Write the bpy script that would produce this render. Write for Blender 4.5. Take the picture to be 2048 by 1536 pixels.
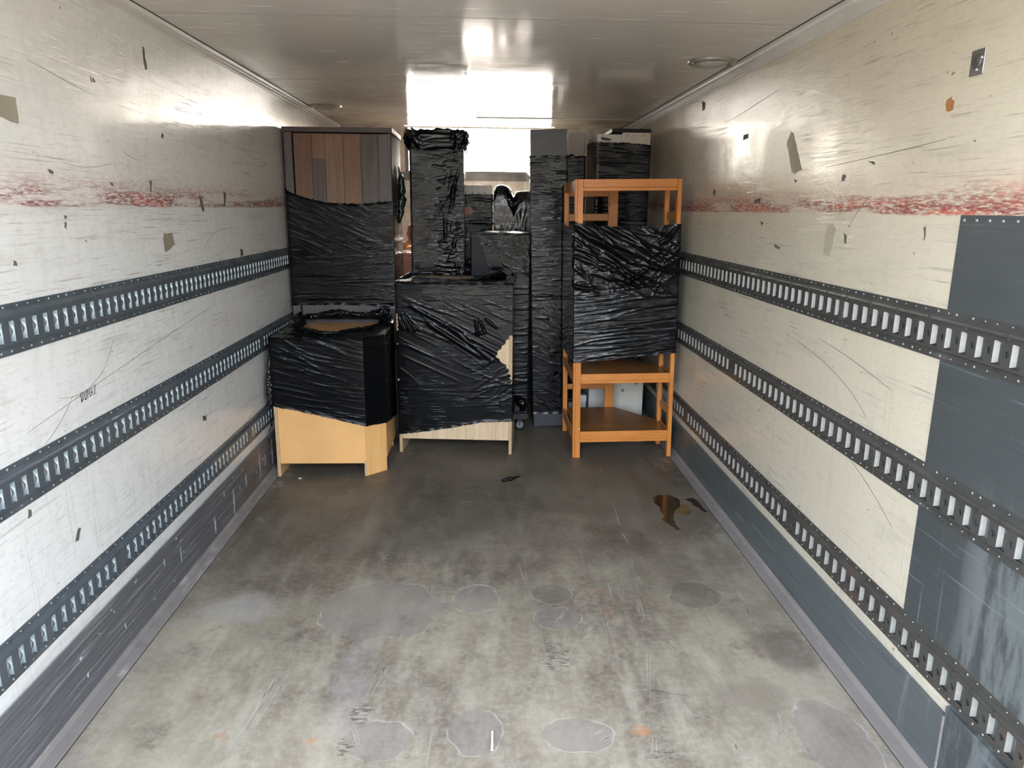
import bpy, bmesh, math, random
import numpy as np
from mathutils import Vector, Matrix, noise as mnoise

for _o in list(bpy.data.objects):
    bpy.data.objects.remove(_o)
SC = bpy.context.scene
COL = SC.collection
R = math.radians

# ------------------------------------------------------------------ camera
# world: X to the right wall, Y into the cargo box, Z up, floor at z = 0
FPX = 1476.0
_d = Vector(((965 - 1024) / FPX, -(417 - 768) / FPX, -1.0)).normalized()      # world +Y seen in camera axes
_z = (Vector((0, 1, 0)) - _d * _d.y).normalized()
_x = _d.cross(_z)
cam_data = bpy.data.cameras.new('camera')
cam_data.sensor_width = 36.0
cam_data.lens = FPX / 2048 * 36.0
cam_data.clip_start = 0.02
cam = bpy.data.objects.new('camera', cam_data)
COL.objects.link(cam)
cam.matrix_world = Matrix(((_x.x, _x.y, _x.z, 0), (_d.x, _d.y, _d.z, 0), (_z.x, _z.y, _z.z, 1.5), (0, 0, 0, 1)))
SC.camera = cam

# ------------------------------------------------------------------ sky, exposure
W = bpy.data.worlds.new('overcast_sky')
SC.world = W
W.use_nodes = True
SUN_EL, SUN_AZ = R(30), R(14)                                # sun ahead of the truck, high to the right
_sky = W.node_tree.nodes.new('ShaderNodeTexSky')
_sky.sky_type = 'NISHITA'; _sky.sun_disc = False
_sky.sun_elevation = SUN_EL; _sky.sun_rotation = SUN_AZ
_sky.air_density = 1.0; _sky.dust_density = 6.0; _sky.ozone_density = 1.0
_hs = W.node_tree.nodes.new('ShaderNodeHueSaturation')     # hazy, almost white sky
_hs.inputs['Saturation'].default_value = 0.48
W.node_tree.links.new(_sky.outputs[0], _hs.inputs['Color'])
W.node_tree.links.new(_hs.outputs[0], W.node_tree.nodes['Background'].inputs['Color'])
W.node_tree.nodes['Background'].inputs['Strength'].default_value = 0.25
SC.view_settings.view_transform = 'Standard'
SC.view_settings.look = 'None'
SC.view_settings.gamma = 1.0
SC.view_settings.use_curve_mapping = False
SC.view_settings.exposure = 4.05
SC.cycles.max_bounces = 14
SC.cycles.diffuse_bounces = 8
SC.cycles.glossy_bounces = 6
SC.cycles.caustics_reflective = False
_sl = bpy.data.lights.new('sun', 'SUN')                      # low in front of the truck, shines through the front window
_sl.energy = 6.0; _sl.color = (1.0, 0.96, 0.89); _sl.angle = R(0.6)
_so = bpy.data.objects.new('sun', _sl); COL.objects.link(_so)
_sd = Vector((math.sin(SUN_AZ) * math.cos(SUN_EL), math.cos(SUN_AZ) * math.cos(SUN_EL), math.sin(SUN_EL)))
_so.rotation_euler = _sd.to_track_quat('Z', 'Y').to_euler(); _so.location = _sd * 20
_pl = bpy.data.lights.new('rear_door_portal', 'AREA')       # importance-samples the sky through the open rear door
_pl.shape = 'RECTANGLE'; _pl.size = 2.45; _pl.size_y = 2.18
_po = bpy.data.objects.new('rear_door_portal', _pl); COL.objects.link(_po)
_po.location = (0, 0.73, 1.09); _po.rotation_euler = (R(90), 0, 0)
_pl.cycles.is_portal = True

# ------------------------------------------------------------------ node helper
class G:
    def __init__(s, name):
        s.m = bpy.data.materials.new(name); s.m.use_nodes = True
        s.t = s.m.node_tree; s.b = s.t.nodes['Principled BSDF']
        s._tc = None
    def n(s, typ, props=None, **inp):
        nd = s.t.nodes.new(typ)
        for k, v in (props or {}).items(): setattr(nd, k, v)
        for k, v in inp.items():
            k = k.replace('_', ' ')
            s.set(nd.inputs[int(k[1:]) if k[0] == 'i' and k[1:].isdigit() else k], v)
        return nd
    def set(s, sock, v):
        if isinstance(v, bpy.types.NodeSocket): s.t.links.new(v, sock)
        else:
            if hasattr(sock.default_value, '__len__') and not isinstance(v, (int, float)):
                v = tuple(v)
                if len(sock.default_value) == 4 and len(v) == 3: v = v + (1.0,)
            sock.default_value = v
    def tc(s, w='Object'):
        if s._tc is None: s._tc = s.t.nodes.new('ShaderNodeTexCoord')
        return s._tc.outputs[w]
    def map(s, vec, scale=(1, 1, 1), rot=(0, 0, 0), loc=(0, 0, 0)):
        return s.n('ShaderNodeMapping', None, Vector=vec, Scale=scale, Rotation=rot, Location=loc).outputs[0]
    def noise(s, vec, scale=1.0, detail=3.0, rough=0.55, dist=0.0):
        return s.n('ShaderNodeTexNoise', None, Vector=vec, Scale=scale, Detail=detail, Roughness=rough, Distortion=dist).outputs['Fac']
    def ss(s, v, a, b, lo=0.0, hi=1.0):
        return s.n('ShaderNodeMapRange', {'interpolation_type': 'SMOOTHSTEP'}, Value=v, From_Min=a, From_Max=b, To_Min=lo, To_Max=hi).outputs[0]
    def math(s, op, a, b=0.0):
        return s.n('ShaderNodeMath', {'operation': op}, i0=a, i1=b).outputs[0]
    def mix(s, f, a, b, mode='MIX'):
        nd = s.n('ShaderNodeMix', {'data_type': 'RGBA', 'blend_type': mode})
        s.set(nd.inputs[0], f); s.set(nd.inputs[6], a); s.set(nd.inputs[7], b)
        return nd.outputs[2]
    def bump(s, h, strength=0.3, dist=0.01):
        return s.n('ShaderNodeBump', None, Height=h, Strength=strength, Distance=dist).outputs[0]
    def sep(s, vec):
        return s.n('ShaderNodeSeparateXYZ', None, Vector=vec).outputs
    def out(s, color=None, rough=None, normal=None, metal=None, spec=None, **kw):
        b = s.b.inputs
        if color is not None: s.set(b['Base Color'], color)
        if rough is not None: s.set(b['Roughness'], rough)
        if normal is not None: s.set(b['Normal'], normal)
        if metal is not None: s.set(b['Metallic'], metal)
        if spec is not None: s.set(b['Specular IOR Level'], spec)
        for k, v in kw.items(): s.set(b[k.replace('_', ' ')], v)
        return s.m

# ------------------------------------------------------------------ materials
def mat_wall(name, warm):
    g = G(name); P = g.tc(); z = g.sep(P)[2]
    base = g.mix(g.noise(g.map(P, (1, 0.5, 1)), 1.3, 4), (0.63, 0.625, 0.59) if not warm else (0.545, 0.49, 0.385), (0.74, 0.74, 0.72) if not warm else (0.635, 0.58, 0.465))
    mott = g.noise(g.map(P, (1, 5, 1.6)), 4, 7, 0.7)
    base = g.mix(g.ss(mott, 0.45, 0.72, 0.0, 0.20), base, (0.42, 0.39, 0.34))
    fine = g.noise(g.map(P, (1, 30, 75)), 1.0, 5, 0.7)
    base = g.mix(g.ss(fine, 0.48, 0.72, 0.0, 0.28), base, (0.40, 0.37, 0.32))
    smear = g.noise(g.map(P, (1, 1.5, 11), (R(-11 if not warm else 11), 0, 0)), 1.0, 5, 0.62)
    base = g.mix(g.ss(smear, 0.54, 0.72, 0.0, 0.32), base, (0.38, 0.36, 0.31))
    # fine drag scratches, many and short
    patch = g.noise(g.map(P, (1, 1, 1.6)), 2.1, 3)
    st = g.noise(g.map(P, (1, 4.5, 170), (R(2.0), 0, 0)), 1.0, 5, 0.7)
    f1 = g.math('MULTIPLY', g.ss(st, 0.555, 0.66), g.ss(patch, 0.38, 0.60, 0.12, 1.0))
    base = g.mix(g.math('MULTIPLY', f1, 0.60), base, (0.25, 0.22, 0.18))
    st2 = g.noise(g.map(P, (1, 2.6, 120), (R(-15 if not warm else 14), 0, 0), (0, 3, 1)), 1.0, 4, 0.65)
    f2 = g.math('MULTIPLY', g.ss(st2, 0.60, 0.69), g.ss(g.noise(P, 1.7, 2, 0.5), 0.46, 0.62))
    base = g.mix(g.math('MULTIPLY', f2, 0.55), base, (0.24, 0.21, 0.18))
    st3 = g.noise(g.map(P, (1, 110, 2.6)), 1.0, 3, 0.6)                       # vertical runs
    base = g.mix(g.math('MULTIPLY', g.ss(st3, 0.58, 0.72), g.ss(z, 1.3, 0.3, 0.08, 0.42)), base, (0.36, 0.30, 0.23))
    ch = g.noise(g.map(P, (1, 1.0, 1.5)), 30, 3, 0.6)
    base = g.mix(g.math('MULTIPLY', g.ss(ch, 0.70, 0.74), 0.75), base, (0.15, 0.125, 0.10))
    # rubbed red band: crackled specks of red paint
    rn = g.noise(g.map(P, (1, 30, 190)), 1.0, 6, 0.78)
    rl = g.noise(g.map(P, (1, 1.6, 17)), 1.0, 4, 0.62)
    band = g.math('MULTIPLY', g.ss(z, 1.488, 1.500), g.ss(z, 1.60, 1.510))
    fr = g.math('MULTIPLY', band, g.math('MULTIPLY', g.ss(rn, 0.40, 0.54), g.ss(rl, 0.43, 0.56)))
    haze = g.math('MULTIPLY', g.ss(z, 1.49, 1.505), g.ss(z, 1.70, 1.52))
    base = g.mix(g.math('MULTIPLY', haze, g.ss(rn, 0.38, 0.66, 0.04, 0.50)), base, (0.50, 0.30, 0.22))
    red = g.mix(g.ss(rl, 0.55, 0.66), (0.20, 0.022, 0.024), (0.44, 0.060, 0.035))
    base = g.mix(g.math('MULTIPLY', fr, 0.88), base, red)
    rough = g.ss(g.noise(P, 5, 4, 0.6), 0.3, 0.7, 0.15, 0.25)
    h = g.math('ADD', g.math('MULTIPLY', g.noise(P, 1.6, 2), 1.0), g.math('MULTIPLY', g.noise(g.map(P, (1, 12, 26)), 1, 5, 0.65), 0.16))
    nrm = g.bump(g.math('ADD', h, g.math('MULTIPLY', f1, -0.06)), 0.20, 0.03)
    return g.out(base, rough, nrm, spec=0.42)

def mat_ceiling():
    g = G('glossy_ceiling_skin'); P = g.tc()
    c = g.mix(g.noise(P, 1.2, 5, 0.6), (0.60, 0.56, 0.50), (0.70, 0.665, 0.61))
    st = g.noise(g.map(P, (6, 70, 1)), 1, 4, 0.6)
    c = g.mix(g.ss(st, 0.52, 0.72, 0, 0.28), c, (0.42, 0.385, 0.35))
    c = g.mix(g.ss(g.noise(g.map(P, (22, 60, 1)), 1, 5, 0.75), 0.62, 0.74, 0, 0.22), c, (0.78, 0.75, 0.70))
    s2 = g.noise(g.map(P, (4, 55, 1), (0, 0, R(12))), 1, 3, 0.6)
    rough = g.math('ADD', g.ss(g.noise(P, 2.2, 4, 0.6), 0.3, 0.7, 0.08, 0.16), g.ss(s2, 0.50, 0.72, 0.0, 0.16))
    nrm = g.bump(g.math('ADD', g.noise(P, 1.1, 2), g.math('MULTIPLY', g.noise(g.map(P, (5, 60, 1)), 1, 5, 0.65), 0.03)), 0.12, 0.03)
    return g.out(c, rough, nrm, spec=0.6)

FLOOR_PATCHES = [(-0.389, 2.57, 0.235, 0.205, 1), (-0.020, 2.651, 0.090, 0.108, 1), (0.28, 2.671, 0.080, 0.083, 0), (0.283, 2.497, 0.087, 0.084, 1),
                 (-0.299, 1.851, 0.102, 0.080, 1), (-0.018, 1.877, 0.083, 0.097, 1), (0.286, 1.861, 0.102, 0.076, 1), (1.03, 1.80, 0.105, 0.20, 1),
                 (-0.328, 3.489, 0.126, 0.094, 0), (-0.818, 3.80, 0.097, 0.096, 0), (-0.46, 4.18, 0.236, 0.262, 2), (0.851, 2.655, 0.105, 0.10, 0), (-0.06, 3.72, 0.10, 0.08, 0)]
def mat_floor():
    g = G('worn_floor_coating'); P = g.tc(); X, Y, _ = g.sep(P)
    a = g.noise(P, 1.5, 6, 0.62); b = g.noise(g.map(P, (5, 1.4, 1)), 2.4, 6, 0.65)
    c = g.mix(g.ss(a, 0.35, 0.66), (0.145, 0.118, 0.088), (0.325, 0.285, 0.215))
    c = g.mix(g.ss(b, 0.42, 0.68, 0.0, 0.55), c, (0.40, 0.365, 0.285))
    c = g.mix(g.ss(g.noise(P, 0.9, 3), 0.5, 0.68, 0.0, 0.4), c, (0.150, 0.124, 0.102))
    fine = g.noise(P, 42, 5, 0.7)
    c = g.mix(g.ss(fine, 0.38, 0.72, 0.0, 0.40), c, (0.44, 0.40, 0.325))
    c = g.mix(g.math('MULTIPLY', g.ss(g.noise(P, 5.5, 6, 0.75), 0.54, 0.70), 0.55), c, (0.085, 0.068, 0.055))
    c = g.mix(g.ss(g.noise(g.map(P, (3, 0.8, 1), (0, 0, R(-14))), 3.0, 6, 0.7), 0.55, 0.70, 0.0, 0.30), c, (0.155, 0.115, 0.095))
    c = g.mix(g.ss(g.noise(P, 120, 3, 0.6), 0.62, 0.72, 0.0, 0.35), c, (0.09, 0.075, 0.06))
    falloff = g.math('ADD', Y, g.math('MULTIPLY', g.math('SUBTRACT', g.noise(g.map(P, (1.2, 0.7, 1)), 1.6, 5, 0.65), 0.5), 2.6))   # light falloff painted into the colour, darker away from the door
    c = g.mix(g.ss(falloff, 2.0, 3.7, 0.0, 0.68), c, (0.055, 0.043, 0.031))
    wob = g.noise(P, 7.5, 3, 0.55)
    wob2 = g.math('MULTIPLY', g.math('SUBTRACT', wob, 0.5), 0.75)
    lw = g.ss(g.noise(P, 9, 2), 0.40, 0.6)
    inside_all = None
    for cx, cy, rx, ry, k in FLOOR_PATCHES:
        v = g.map(P, (1 / rx, 1 / ry, 0), (0, 0, 0), (-cx / rx, -cy / ry, 0))
        ln = g.n('ShaderNodeVectorMath', {'operation': 'LENGTH'}, i0=v).outputs['Value']
        d = g.math('ADD', ln, wob2)
        w = 0.0020 / min(rx, ry)
        ins = g.ss(d, 1.02, 0.98)
        col = (0.245, 0.212, 0.202) if k == 1 else (0.105, 0.095, 0.085)
        c = g.mix(g.math('MULTIPLY', ins, 0.42 if k == 1 else (0.35 if k == 0 else 0.10)), c, g.mix(fine, col, tuple(x * 0.7 for x in col)))
        ring = g.math('MULTIPLY', g.ss(g.math('ABSOLUTE', g.math('SUBTRACT', d, 1.0)), w * 2.0, w * 0.5), g.math('MULTIPLY', lw, 0.5 if k == 1 else 0.3))
        c = g.mix(ring, c, (0.48, 0.45, 0.39))
    for cx, cy, r, col in [(0.47, 1.871, 0.028, (0.55, 0.22, 0.07)), (-0.497, 1.853, 0.02, (0.45, 0.18, 0.07)), (0.486, 2.701, 0.026, (0.30, 0.17, 0.12)), (0.477, 2.522, 0.024, (0.32, 0.17, 0.11)), (-0.76, 1.88, 0.022, (0.34, 0.18, 0.09))]:
        ln = g.n('ShaderNodeVectorMath', {'operation': 'LENGTH'}, i0=g.map(P, (1 / r, 1 / r, 0), (0, 0, 0), (-cx / r, -cy / r, 0))).outputs['Value']
        c = g.mix(g.ss(g.math('ADD', ln, g.math('MULTIPLY', g.math('SUBTRACT', fine, 0.5), 3.0)), 1.2, 0.4, 0, 0.42), c, col)
    for cx, cy, rx, ry, f, col in [(1.051, 2.288, 0.13, 0.17, 0.6, (0.10, 0.078, 0.064)), (1.05, 2.95, 0.12, 0.14, 0.35, (0.09, 0.075, 0.065)), (-0.92, 2.60, 0.17, 0.11, 0.45, (0.36, 0.34, 0.33)), (-0.42, 2.12, 0.07, 0.30, 0.30, (0.31, 0.29, 0.30)), (0.86, 2.02, 0.13, 0.12, 0.4, (0.13, 0.10, 0.08)), (-0.36, 3.2, 0.2, 0.25, 0.4, (0.08, 0.068, 0.058))]:
        ln = g.n('ShaderNodeVectorMath', {'operation': 'LENGTH'}, i0=g.map(P, (1 / rx, 1 / ry, 0), (0, 0, 0), (-cx / rx, -cy / ry, 0))).outputs['Value']
        c = g.mix(g.math('MULTIPLY', g.ss(g.math('ADD', ln, g.math('MULTIPLY', wob2, 2.2)), 1.15, 0.45), f), c, col)
    for cx, cy, rx, ry in [(0.253, 2.245, 0.06, 0.11), (-0.27, 3.72, 0.13, 0.05), (-0.43, 3.27, 0.07, 0.06), (-0.42, 3.0, 0.05, 0.08), (-0.37, 1.97, 0.045, 0.07), (0.52, 1.77, 0.06, 0.03), (-0.39, 1.83, 0.03, 0.06)]:
        ln = g.n('ShaderNodeVectorMath', {'operation': 'LENGTH'}, i0=g.map(P, (1 / rx, 1 / ry, 0), (0, 0, 0), (-cx / rx, -cy / ry, 0))).outputs['Value']
        tr = g.noise(g.map(P, (30, 95, 1), (0, 0, R(12))), 1, 2, 0.6)
        c = g.mix(g.math('MULTIPLY', g.ss(ln, 1.1, 0.5), g.ss(tr, 0.5, 0.6, 0, 0.7)), c, (0.055, 0.045, 0.038))
    sc = g.noise(g.map(P, (60, 1.6, 1), (0, 0, R(-9))), 1, 3, 0.6)
    c = g.mix(g.math('MULTIPLY', g.ss(sc, 0.64, 0.72), g.ss(g.noise(P, 2.0, 2), 0.5, 0.62, 0, 0.45)), c, (0.42, 0.39, 0.34))
    sd = g.noise(g.map(P, (1.4, 70, 1), (0, 0, R(7))), 1, 3, 0.6)
    c = g.mix(g.math('MULTIPLY', g.ss(sd, 0.66, 0.73), 0.3), c, (0.38, 0.35, 0.31))
    edge = g.ss(g.math('ABSOLUTE', X), 0.95, 1.17)
    c = g.mix(g.math('MULTIPLY', edge, g.ss(g.noise(P, 11, 5, 0.7), 0.5, 0.68, 0, 0.5)), c, (0.36, 0.33, 0.31))
    rough = g.ss(b, 0.3, 0.7, 0.42, 0.60)
    nrm = g.bump(g.math('ADD', g.noise(P, 3, 3), g.math('MULTIPLY', fine, 0.08)), 0.25, 0.012)
    return g.out(c, rough, nrm, spec=0.4)

def mat_paint(name, c1, c2, rough=0.4, metal=0.0, stretch=(1, 1.5, 40), wear=None, wearf=0.5, thr=(0.58, 0.70), dirt=0.25):
    g = G(name); P = g.tc()
    c = g.mix(g.noise(P, 2.2, 5, 0.6), c1, c2)
    st = g.noise(g.map(P, stretch), 1.0, 4, 0.62)
    if wear: c = g.mix(g.ss(st, thr[0], thr[1], 0, wearf), c, wear)
    c = g.mix(g.ss(g.noise(P, 7, 5, 0.7), 0.5, 0.75, 0, dirt), c, tuple(x * 0.45 for x in c1))
    n2 = g.noise(P, 15, 4, 0.6)
    return g.out(c, g.ss(n2, 0.3, 0.7, rough - 0.08, rough + 0.1), g.bump(g.math('ADD', st, n2), 0.08, 0.004), metal=metal)

def mat_kick_left():
    g = G('dark_ribbed_kick_board'); P = g.tc()
    c = g.mix(g.noise(g.map(P, (1, 1, 6)), 1.6, 5, 0.65), (0.070, 0.071, 0.075), (0.125, 0.124, 0.128))
    st = g.noise(g.map(P, (1, 2.2, 150)), 1, 4, 0.65)
    c = g.mix(g.ss(st, 0.54, 0.68, 0, 0.7), c, (0.34, 0.335, 0.34))
    sp = g.noise(g.map(P, (1, 22, 26)), 1, 3, 0.55)
    c = g.mix(g.ss(sp, 0.69, 0.72, 0, 0.85), c, (0.60, 0.61, 0.63))
    Y = g.sep(P)[1]
    c = g.mix(g.math('MULTIPLY', g.ss(Y, 3.2, 3.9), g.ss(g.noise(g.map(P, (1, 3, 6)), 1, 3), 0.42, 0.62, 0, 0.7)), c, (0.115, 0.075, 0.05))
    return g.out(c, 0.42, g.bump(st, 0.25, 0.004))

def mat_kick_right(name='blue_grey_steel', drips=0.0, k=1.0):
    g = G(name); P = g.tc()
    c = g.mix(g.noise(g.map(P, (1, 1.2, 3)), 2.0, 5, 0.6), tuple(k * x for x in (0.068, 0.078, 0.080)), tuple(k * x for x in (0.108, 0.122, 0.124)))
    st = g.noise(g.map(P, (1, 1.7, 55), (R(3), 0, 0)), 1, 4, 0.65)
    c = g.mix(g.ss(st, 0.56, 0.68, 0, 0.55), c, (0.045, 0.05, 0.055))
    s2 = g.noise(g.map(P, (1, 2.0, 120), (R(-6), 0, 0)), 1, 3, 0.6)
    c = g.mix(g.ss(s2, 0.63, 0.72, 0, 0.45), c, (0.24, 0.28, 0.30))
    run = g.noise(g.map(P, (1, 42, 1.4)), 1, 3, 0.6)
    c = g.mix(g.ss(run, 0.63, 0.72, 0, 0.40), c, (0.21, 0.235, 0.24))
    if drips:
        z = g.sep(P)[2]; y = g.sep(P)[1]
        msk = g.math('MULTIPLY', g.ss(z, 0.92, 0.70), g.ss(y, 1.72, 1.60))
        big = g.noise(g.map(P, (1, 9, 2.2)), 1.0, 5, 0.7)
        c = g.mix(g.math('MULTIPLY', msk, g.ss(big, 0.44, 0.58, 0, 0.5)), c, (0.19, 0.212, 0.215))
    return g.out(c, g.ss(st, 0.3, 0.7, 0.34, 0.5), g.bump(st, 0.06, 0.004), spec=0.45)

def mat_rail(name, c1, c2, rust=0.0):
    g = G(name); P = g.tc()
    c = g.mix(g.noise(P, 6, 5, 0.6), c1, c2)
    c = g.mix(g.ss(g.noise(P, 38, 5, 0.7), 0.56, 0.72, 0, 0.5), c, (0.02, 0.02, 0.02))
    c = g.mix(g.ss(g.noise(g.map(P, (1, 3, 50)), 1, 4, 0.65), 0.6, 0.72, 0, 0.45), c, (0.20, 0.22, 0.22))
    if rust: c = g.mix(g.ss(g.noise(g.map(P, (1, 2, 12)), 2.0, 4, 0.6), 0.58, 0.70, 0, rust), c, (0.20, 0.085, 0.04))
    return g.out(c, g.ss(g.noise(P, 9, 3), 0.3, 0.7, 0.28, 0.48), g.bump(g.noise(P, 60, 4), 0.08, 0.003), metal=0.35)

def mat_wood(name, c1, c2, c3, axis='Z', scale=1.0, rough=0.42, knot=0.5, spec=0.4):
    g = G(name); P = g.tc()
    a = {'X': (1.2, 14, 14), 'Y': (14, 1.2, 14), 'Z': (14, 14, 1.2)}[axis]
    a = tuple(v * scale for v in a)
    w = g.noise(g.map(P, a), 1.0, 5, 0.62, 0.9)
    fine = g.noise(g.map(P, tuple(v * 7 for v in a)), 1.0, 3, 0.6)
    c = g.mix(g.ss(w, 0.32, 0.68), c1, c2)
    c = g.mix(g.ss(fine, 0.45, 0.72, 0, 0.55), c, c3)
    kn = g.noise(P, 9 * scale, 2, 0.4)
    c = g.mix(g.ss(kn, 0.70, 0.76, 0, knot), c, tuple(x * 0.35 for x in c3))
    return g.out(c, rough, g.bump(fine, 0.08, 0.002), spec=spec)

def mat_chip():
    g = G('raw_chipboard_edge'); P = g.tc()
    v = g.noise(P, 260, 3, 0.7)
    return g.out(g.mix(g.ss(v, 0.35, 0.65), (0.30, 0.18, 0.09), (0.62, 0.46, 0.28)), 0.7, g.bump(v, 0.3, 0.002))

def mat_film(name, ang=0.0, bump=0.5, freq=120.0, tint=(0.0028, 0.0031, 0.0036), rough=0.13, long=5.0, brown=0.0, dens=0.0, spec=0.40):
    g = G(name); U = g.tc('UV')
    wob = g.n('ShaderNodeTexNoise', None, Vector=U, Scale=3.0, Detail=2.0).outputs['Color']
    u2 = g.n('ShaderNodeVectorMath', {'operation': 'MULTIPLY_ADD'}, i0=wob, i1=(0.05, 0.05, 0), i2=U).outputs[0]
    a = g.noise(g.map(u2, (long, freq, 1), (0, 0, R(ang))), 1.0, 2, 0.5)
    b = g.noise(g.map(u2, (long * 1.6, freq * 0.45, 1), (0, 0, R(ang + 14))), 1.0, 2, 0.5)
    patch = g.ss(g.noise(U, 5.0, 2), 0.44, 0.62, 0.02, 1.0)
    h = g.math('MULTIPLY', g.math('ADD', g.ss(a, 0.54 - dens, 0.72 - dens), g.math('MULTIPLY', g.ss(b, 0.56 - dens, 0.74), 0.9)), patch)
    h = g.math('ADD', h, g.math('MULTIPLY', g.noise(U, 10, 2), 0.06))
    col = tint
    if brown: col = g.mix(g.ss(g.noise(g.map(u2, (6, 34, 1)), 1, 3), 0.55, 0.68, 0, brown), tint, (0.09, 0.066, 0.042))
    return g.out(col, g.ss(g.noise(U, 9, 3), 0.3, 0.7, rough - 0.04, rough + 0.08), g.bump(h, bump, 0.006), spec=spec)

def mat_plain(name, col, rough=0.5, metal=0.0, var=0.25, scale=12, bump=0.04, **kw):
    g = G(name); P = g.tc()
    v = g.noise(P, scale, 4, 0.6)
    return g.out(g.mix(g.ss(v, 0.3, 0.7), tuple(x * (1 - var) for x in col), tuple(min(1, x * (1 + var * 0.4)) for x in col)), rough, g.bump(v, bump, 0.003), metal=metal, **kw)

M = {}
M['wall_l'] = mat_wall('scratched_white_wall', False)
M['wall_r'] = mat_wall('scratched_cream_wall', True)
M['wall_b'] = mat_plain('cream_bulkhead', (0.60, 0.53, 0.44), 0.4)
M['ceil'] = mat_ceiling()
M['ceil2'] = mat_plain('cream_ceiling_strip', (0.62, 0.55, 0.45), 0.22, scale=4)
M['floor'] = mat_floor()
M['kick_l'] = mat_kick_left()
M['kick_r'] = mat_kick_right('blue_grey_kick_steel')
M['steel'] = mat_kick_right('blue_grey_sheet_steel', 1.0, 0.62)
M['cove'] = mat_paint('worn_aluminium_cove', (0.17, 0.15, 0.135), (0.30, 0.28, 0.265), 0.45, 0.1, (14, 4, 14), (0.50, 0.48, 0.45), 0.55, (0.56, 0.70), 0.35)
M['trim'] = mat_plain('pale_painted_trim', (0.60, 0.58, 0.54), 0.38, 0.0, 0.1, 3, 0.01)
M['seam'] = mat_plain('dark_seam_sealant', (0.05, 0.045, 0.04), 0.6)
M['rail_l'] = mat_rail('blue_grey_rail_steel', (0.055, 0.068, 0.078), (0.135, 0.158, 0.175))
M['rail_r'] = mat_rail('grimy_rail_steel', (0.050, 0.050, 0.047), (0.115, 0.113, 0.105))
M['rail_rust'] = mat_rail('rusty_rail_steel', (0.050, 0.047, 0.043), (0.115, 0.108, 0.098), 0.55)
M['tongue_l'] = mat_plain('zinc_tongue', (0.30, 0.355, 0.37), 0.32, 0.2, 0.25, 40)
M['tongue_r'] = mat_plain('dull_zinc_tongue', (0.27, 0.265, 0.24), 0.42, 0.0, 0.2, 40)
M['rivet'] = mat_plain('bright_rivet', (0.42, 0.43, 0.43), 0.3, 0.7)
M['tape'] = mat_paint('dirty_tape', (0.20, 0.175, 0.12), (0.30, 0.265, 0.20), 0.45, 0, (1, 20, 60), (0.42, 0.38, 0.31), 0.5)
M['taper'] = mat_paint('faded_tape', (0.36, 0.32, 0.25), (0.44, 0.40, 0.32), 0.45, 0, (1, 20, 60), (0.25, 0.21, 0.16), 0.5)
M['chipmark'] = mat_plain('bare_dark_chip', (0.12, 0.105, 0.085), 0.7)
M['rustmark'] = mat_plain('rust_mark', (0.38, 0.16, 0.06), 0.7)
M['ink'] = mat_plain('black_ink', (0.035, 0.035, 0.035), 0.6)
M['scuff'] = mat_plain('pale_scuff', (0.40, 0.37, 0.32), 0.6)
M['paintdrip'] = mat_plain('white_paint_drip', (0.55, 0.57, 0.60), 0.5)
M['mdf'] = mat_plain('beech_coloured_board', (0.74, 0.405, 0.15), 0.45, 0, 0.12, 3)
M['mdfside'] = mat_wood('beech_veneer', (0.70, 0.385, 0.135), (0.78, 0.45, 0.17), (0.64, 0.34, 0.115), 'Z', 0.7)
M['mdftop'] = mat_wood('beech_veneer_top', (0.50, 0.29, 0.13), (0.57, 0.34, 0.16), (0.45, 0.26, 0.11), 'X', 0.7, 0.3)
M['chip'] = mat_chip()
M['oak'] = mat_wood('pale_oak_board', (0.56, 0.40, 0.24), (0.68, 0.52, 0.33), (0.44, 0.30, 0.17), 'Z', 0.8)
M['oaktop'] = mat_wood('pale_oak_top', (0.42, 0.32, 0.22), (0.5, 0.38, 0.26), (0.36, 0.26, 0.17), 'X', 0.8, 0.3)
M['pine'] = mat_wood('honey_stained_wood', (0.53, 0.185, 0.038), (0.66, 0.255, 0.056), (0.41, 0.130, 0.024), 'Z', 0.9, 0.35)
M['pinex'] = mat_wood('honey_stained_wood_cross', (0.53, 0.185, 0.038), (0.66, 0.255, 0.056), (0.41, 0.130, 0.024), 'X', 0.9, 0.35)
M['piney'] = mat_wood('honey_stained_wood_deep', (0.47, 0.175, 0.040), (0.58, 0.235, 0.058), (0.35, 0.12, 0.024), 'Y', 0.9, 0.35)
M['shelf'] = mat_wood('brown_stained_shelf', (0.20, 0.085, 0.026), (0.27, 0.12, 0.038), (0.145, 0.058, 0.018), 'X', 0.7, 0.32)
M['greywood'] = mat_wood('dark_grey_wood', (0.085, 0.072, 0.072), (0.12, 0.104, 0.104), (0.06, 0.05, 0.05), 'Z', 0.8, 0.5, 0.15)
M['darkwood'] = mat_wood('dark_brown_frame', (0.055, 0.04, 0.036), (0.075, 0.055, 0.05), (0.04, 0.03, 0.028), 'X', 0.8, 0.45)
M['darkside'] = mat_wood('dark_brown_side', (0.05, 0.038, 0.034), (0.068, 0.052, 0.047), (0.036, 0.028, 0.026), 'Z', 0.8, 0.65, 0.2, 0.15)
M['plank_a'] = mat_wood('brown_plank', (0.125, 0.066, 0.040), (0.165, 0.090, 0.055), (0.085, 0.045, 0.03), 'Z', 1.3, 0.5, 0.15)
M['plank_b'] = mat_wood('warm_brown_plank', (0.165, 0.086, 0.050), (0.205, 0.108, 0.062), (0.12, 0.062, 0.038), 'Z', 1.3, 0.5, 0.15)
M['plank_c'] = mat_wood('grey_brown_plank', (0.070, 0.053, 0.048), (0.100, 0.077, 0.069), (0.05, 0.039, 0.036), 'Z', 1.3, 0.5, 0.15)
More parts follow.
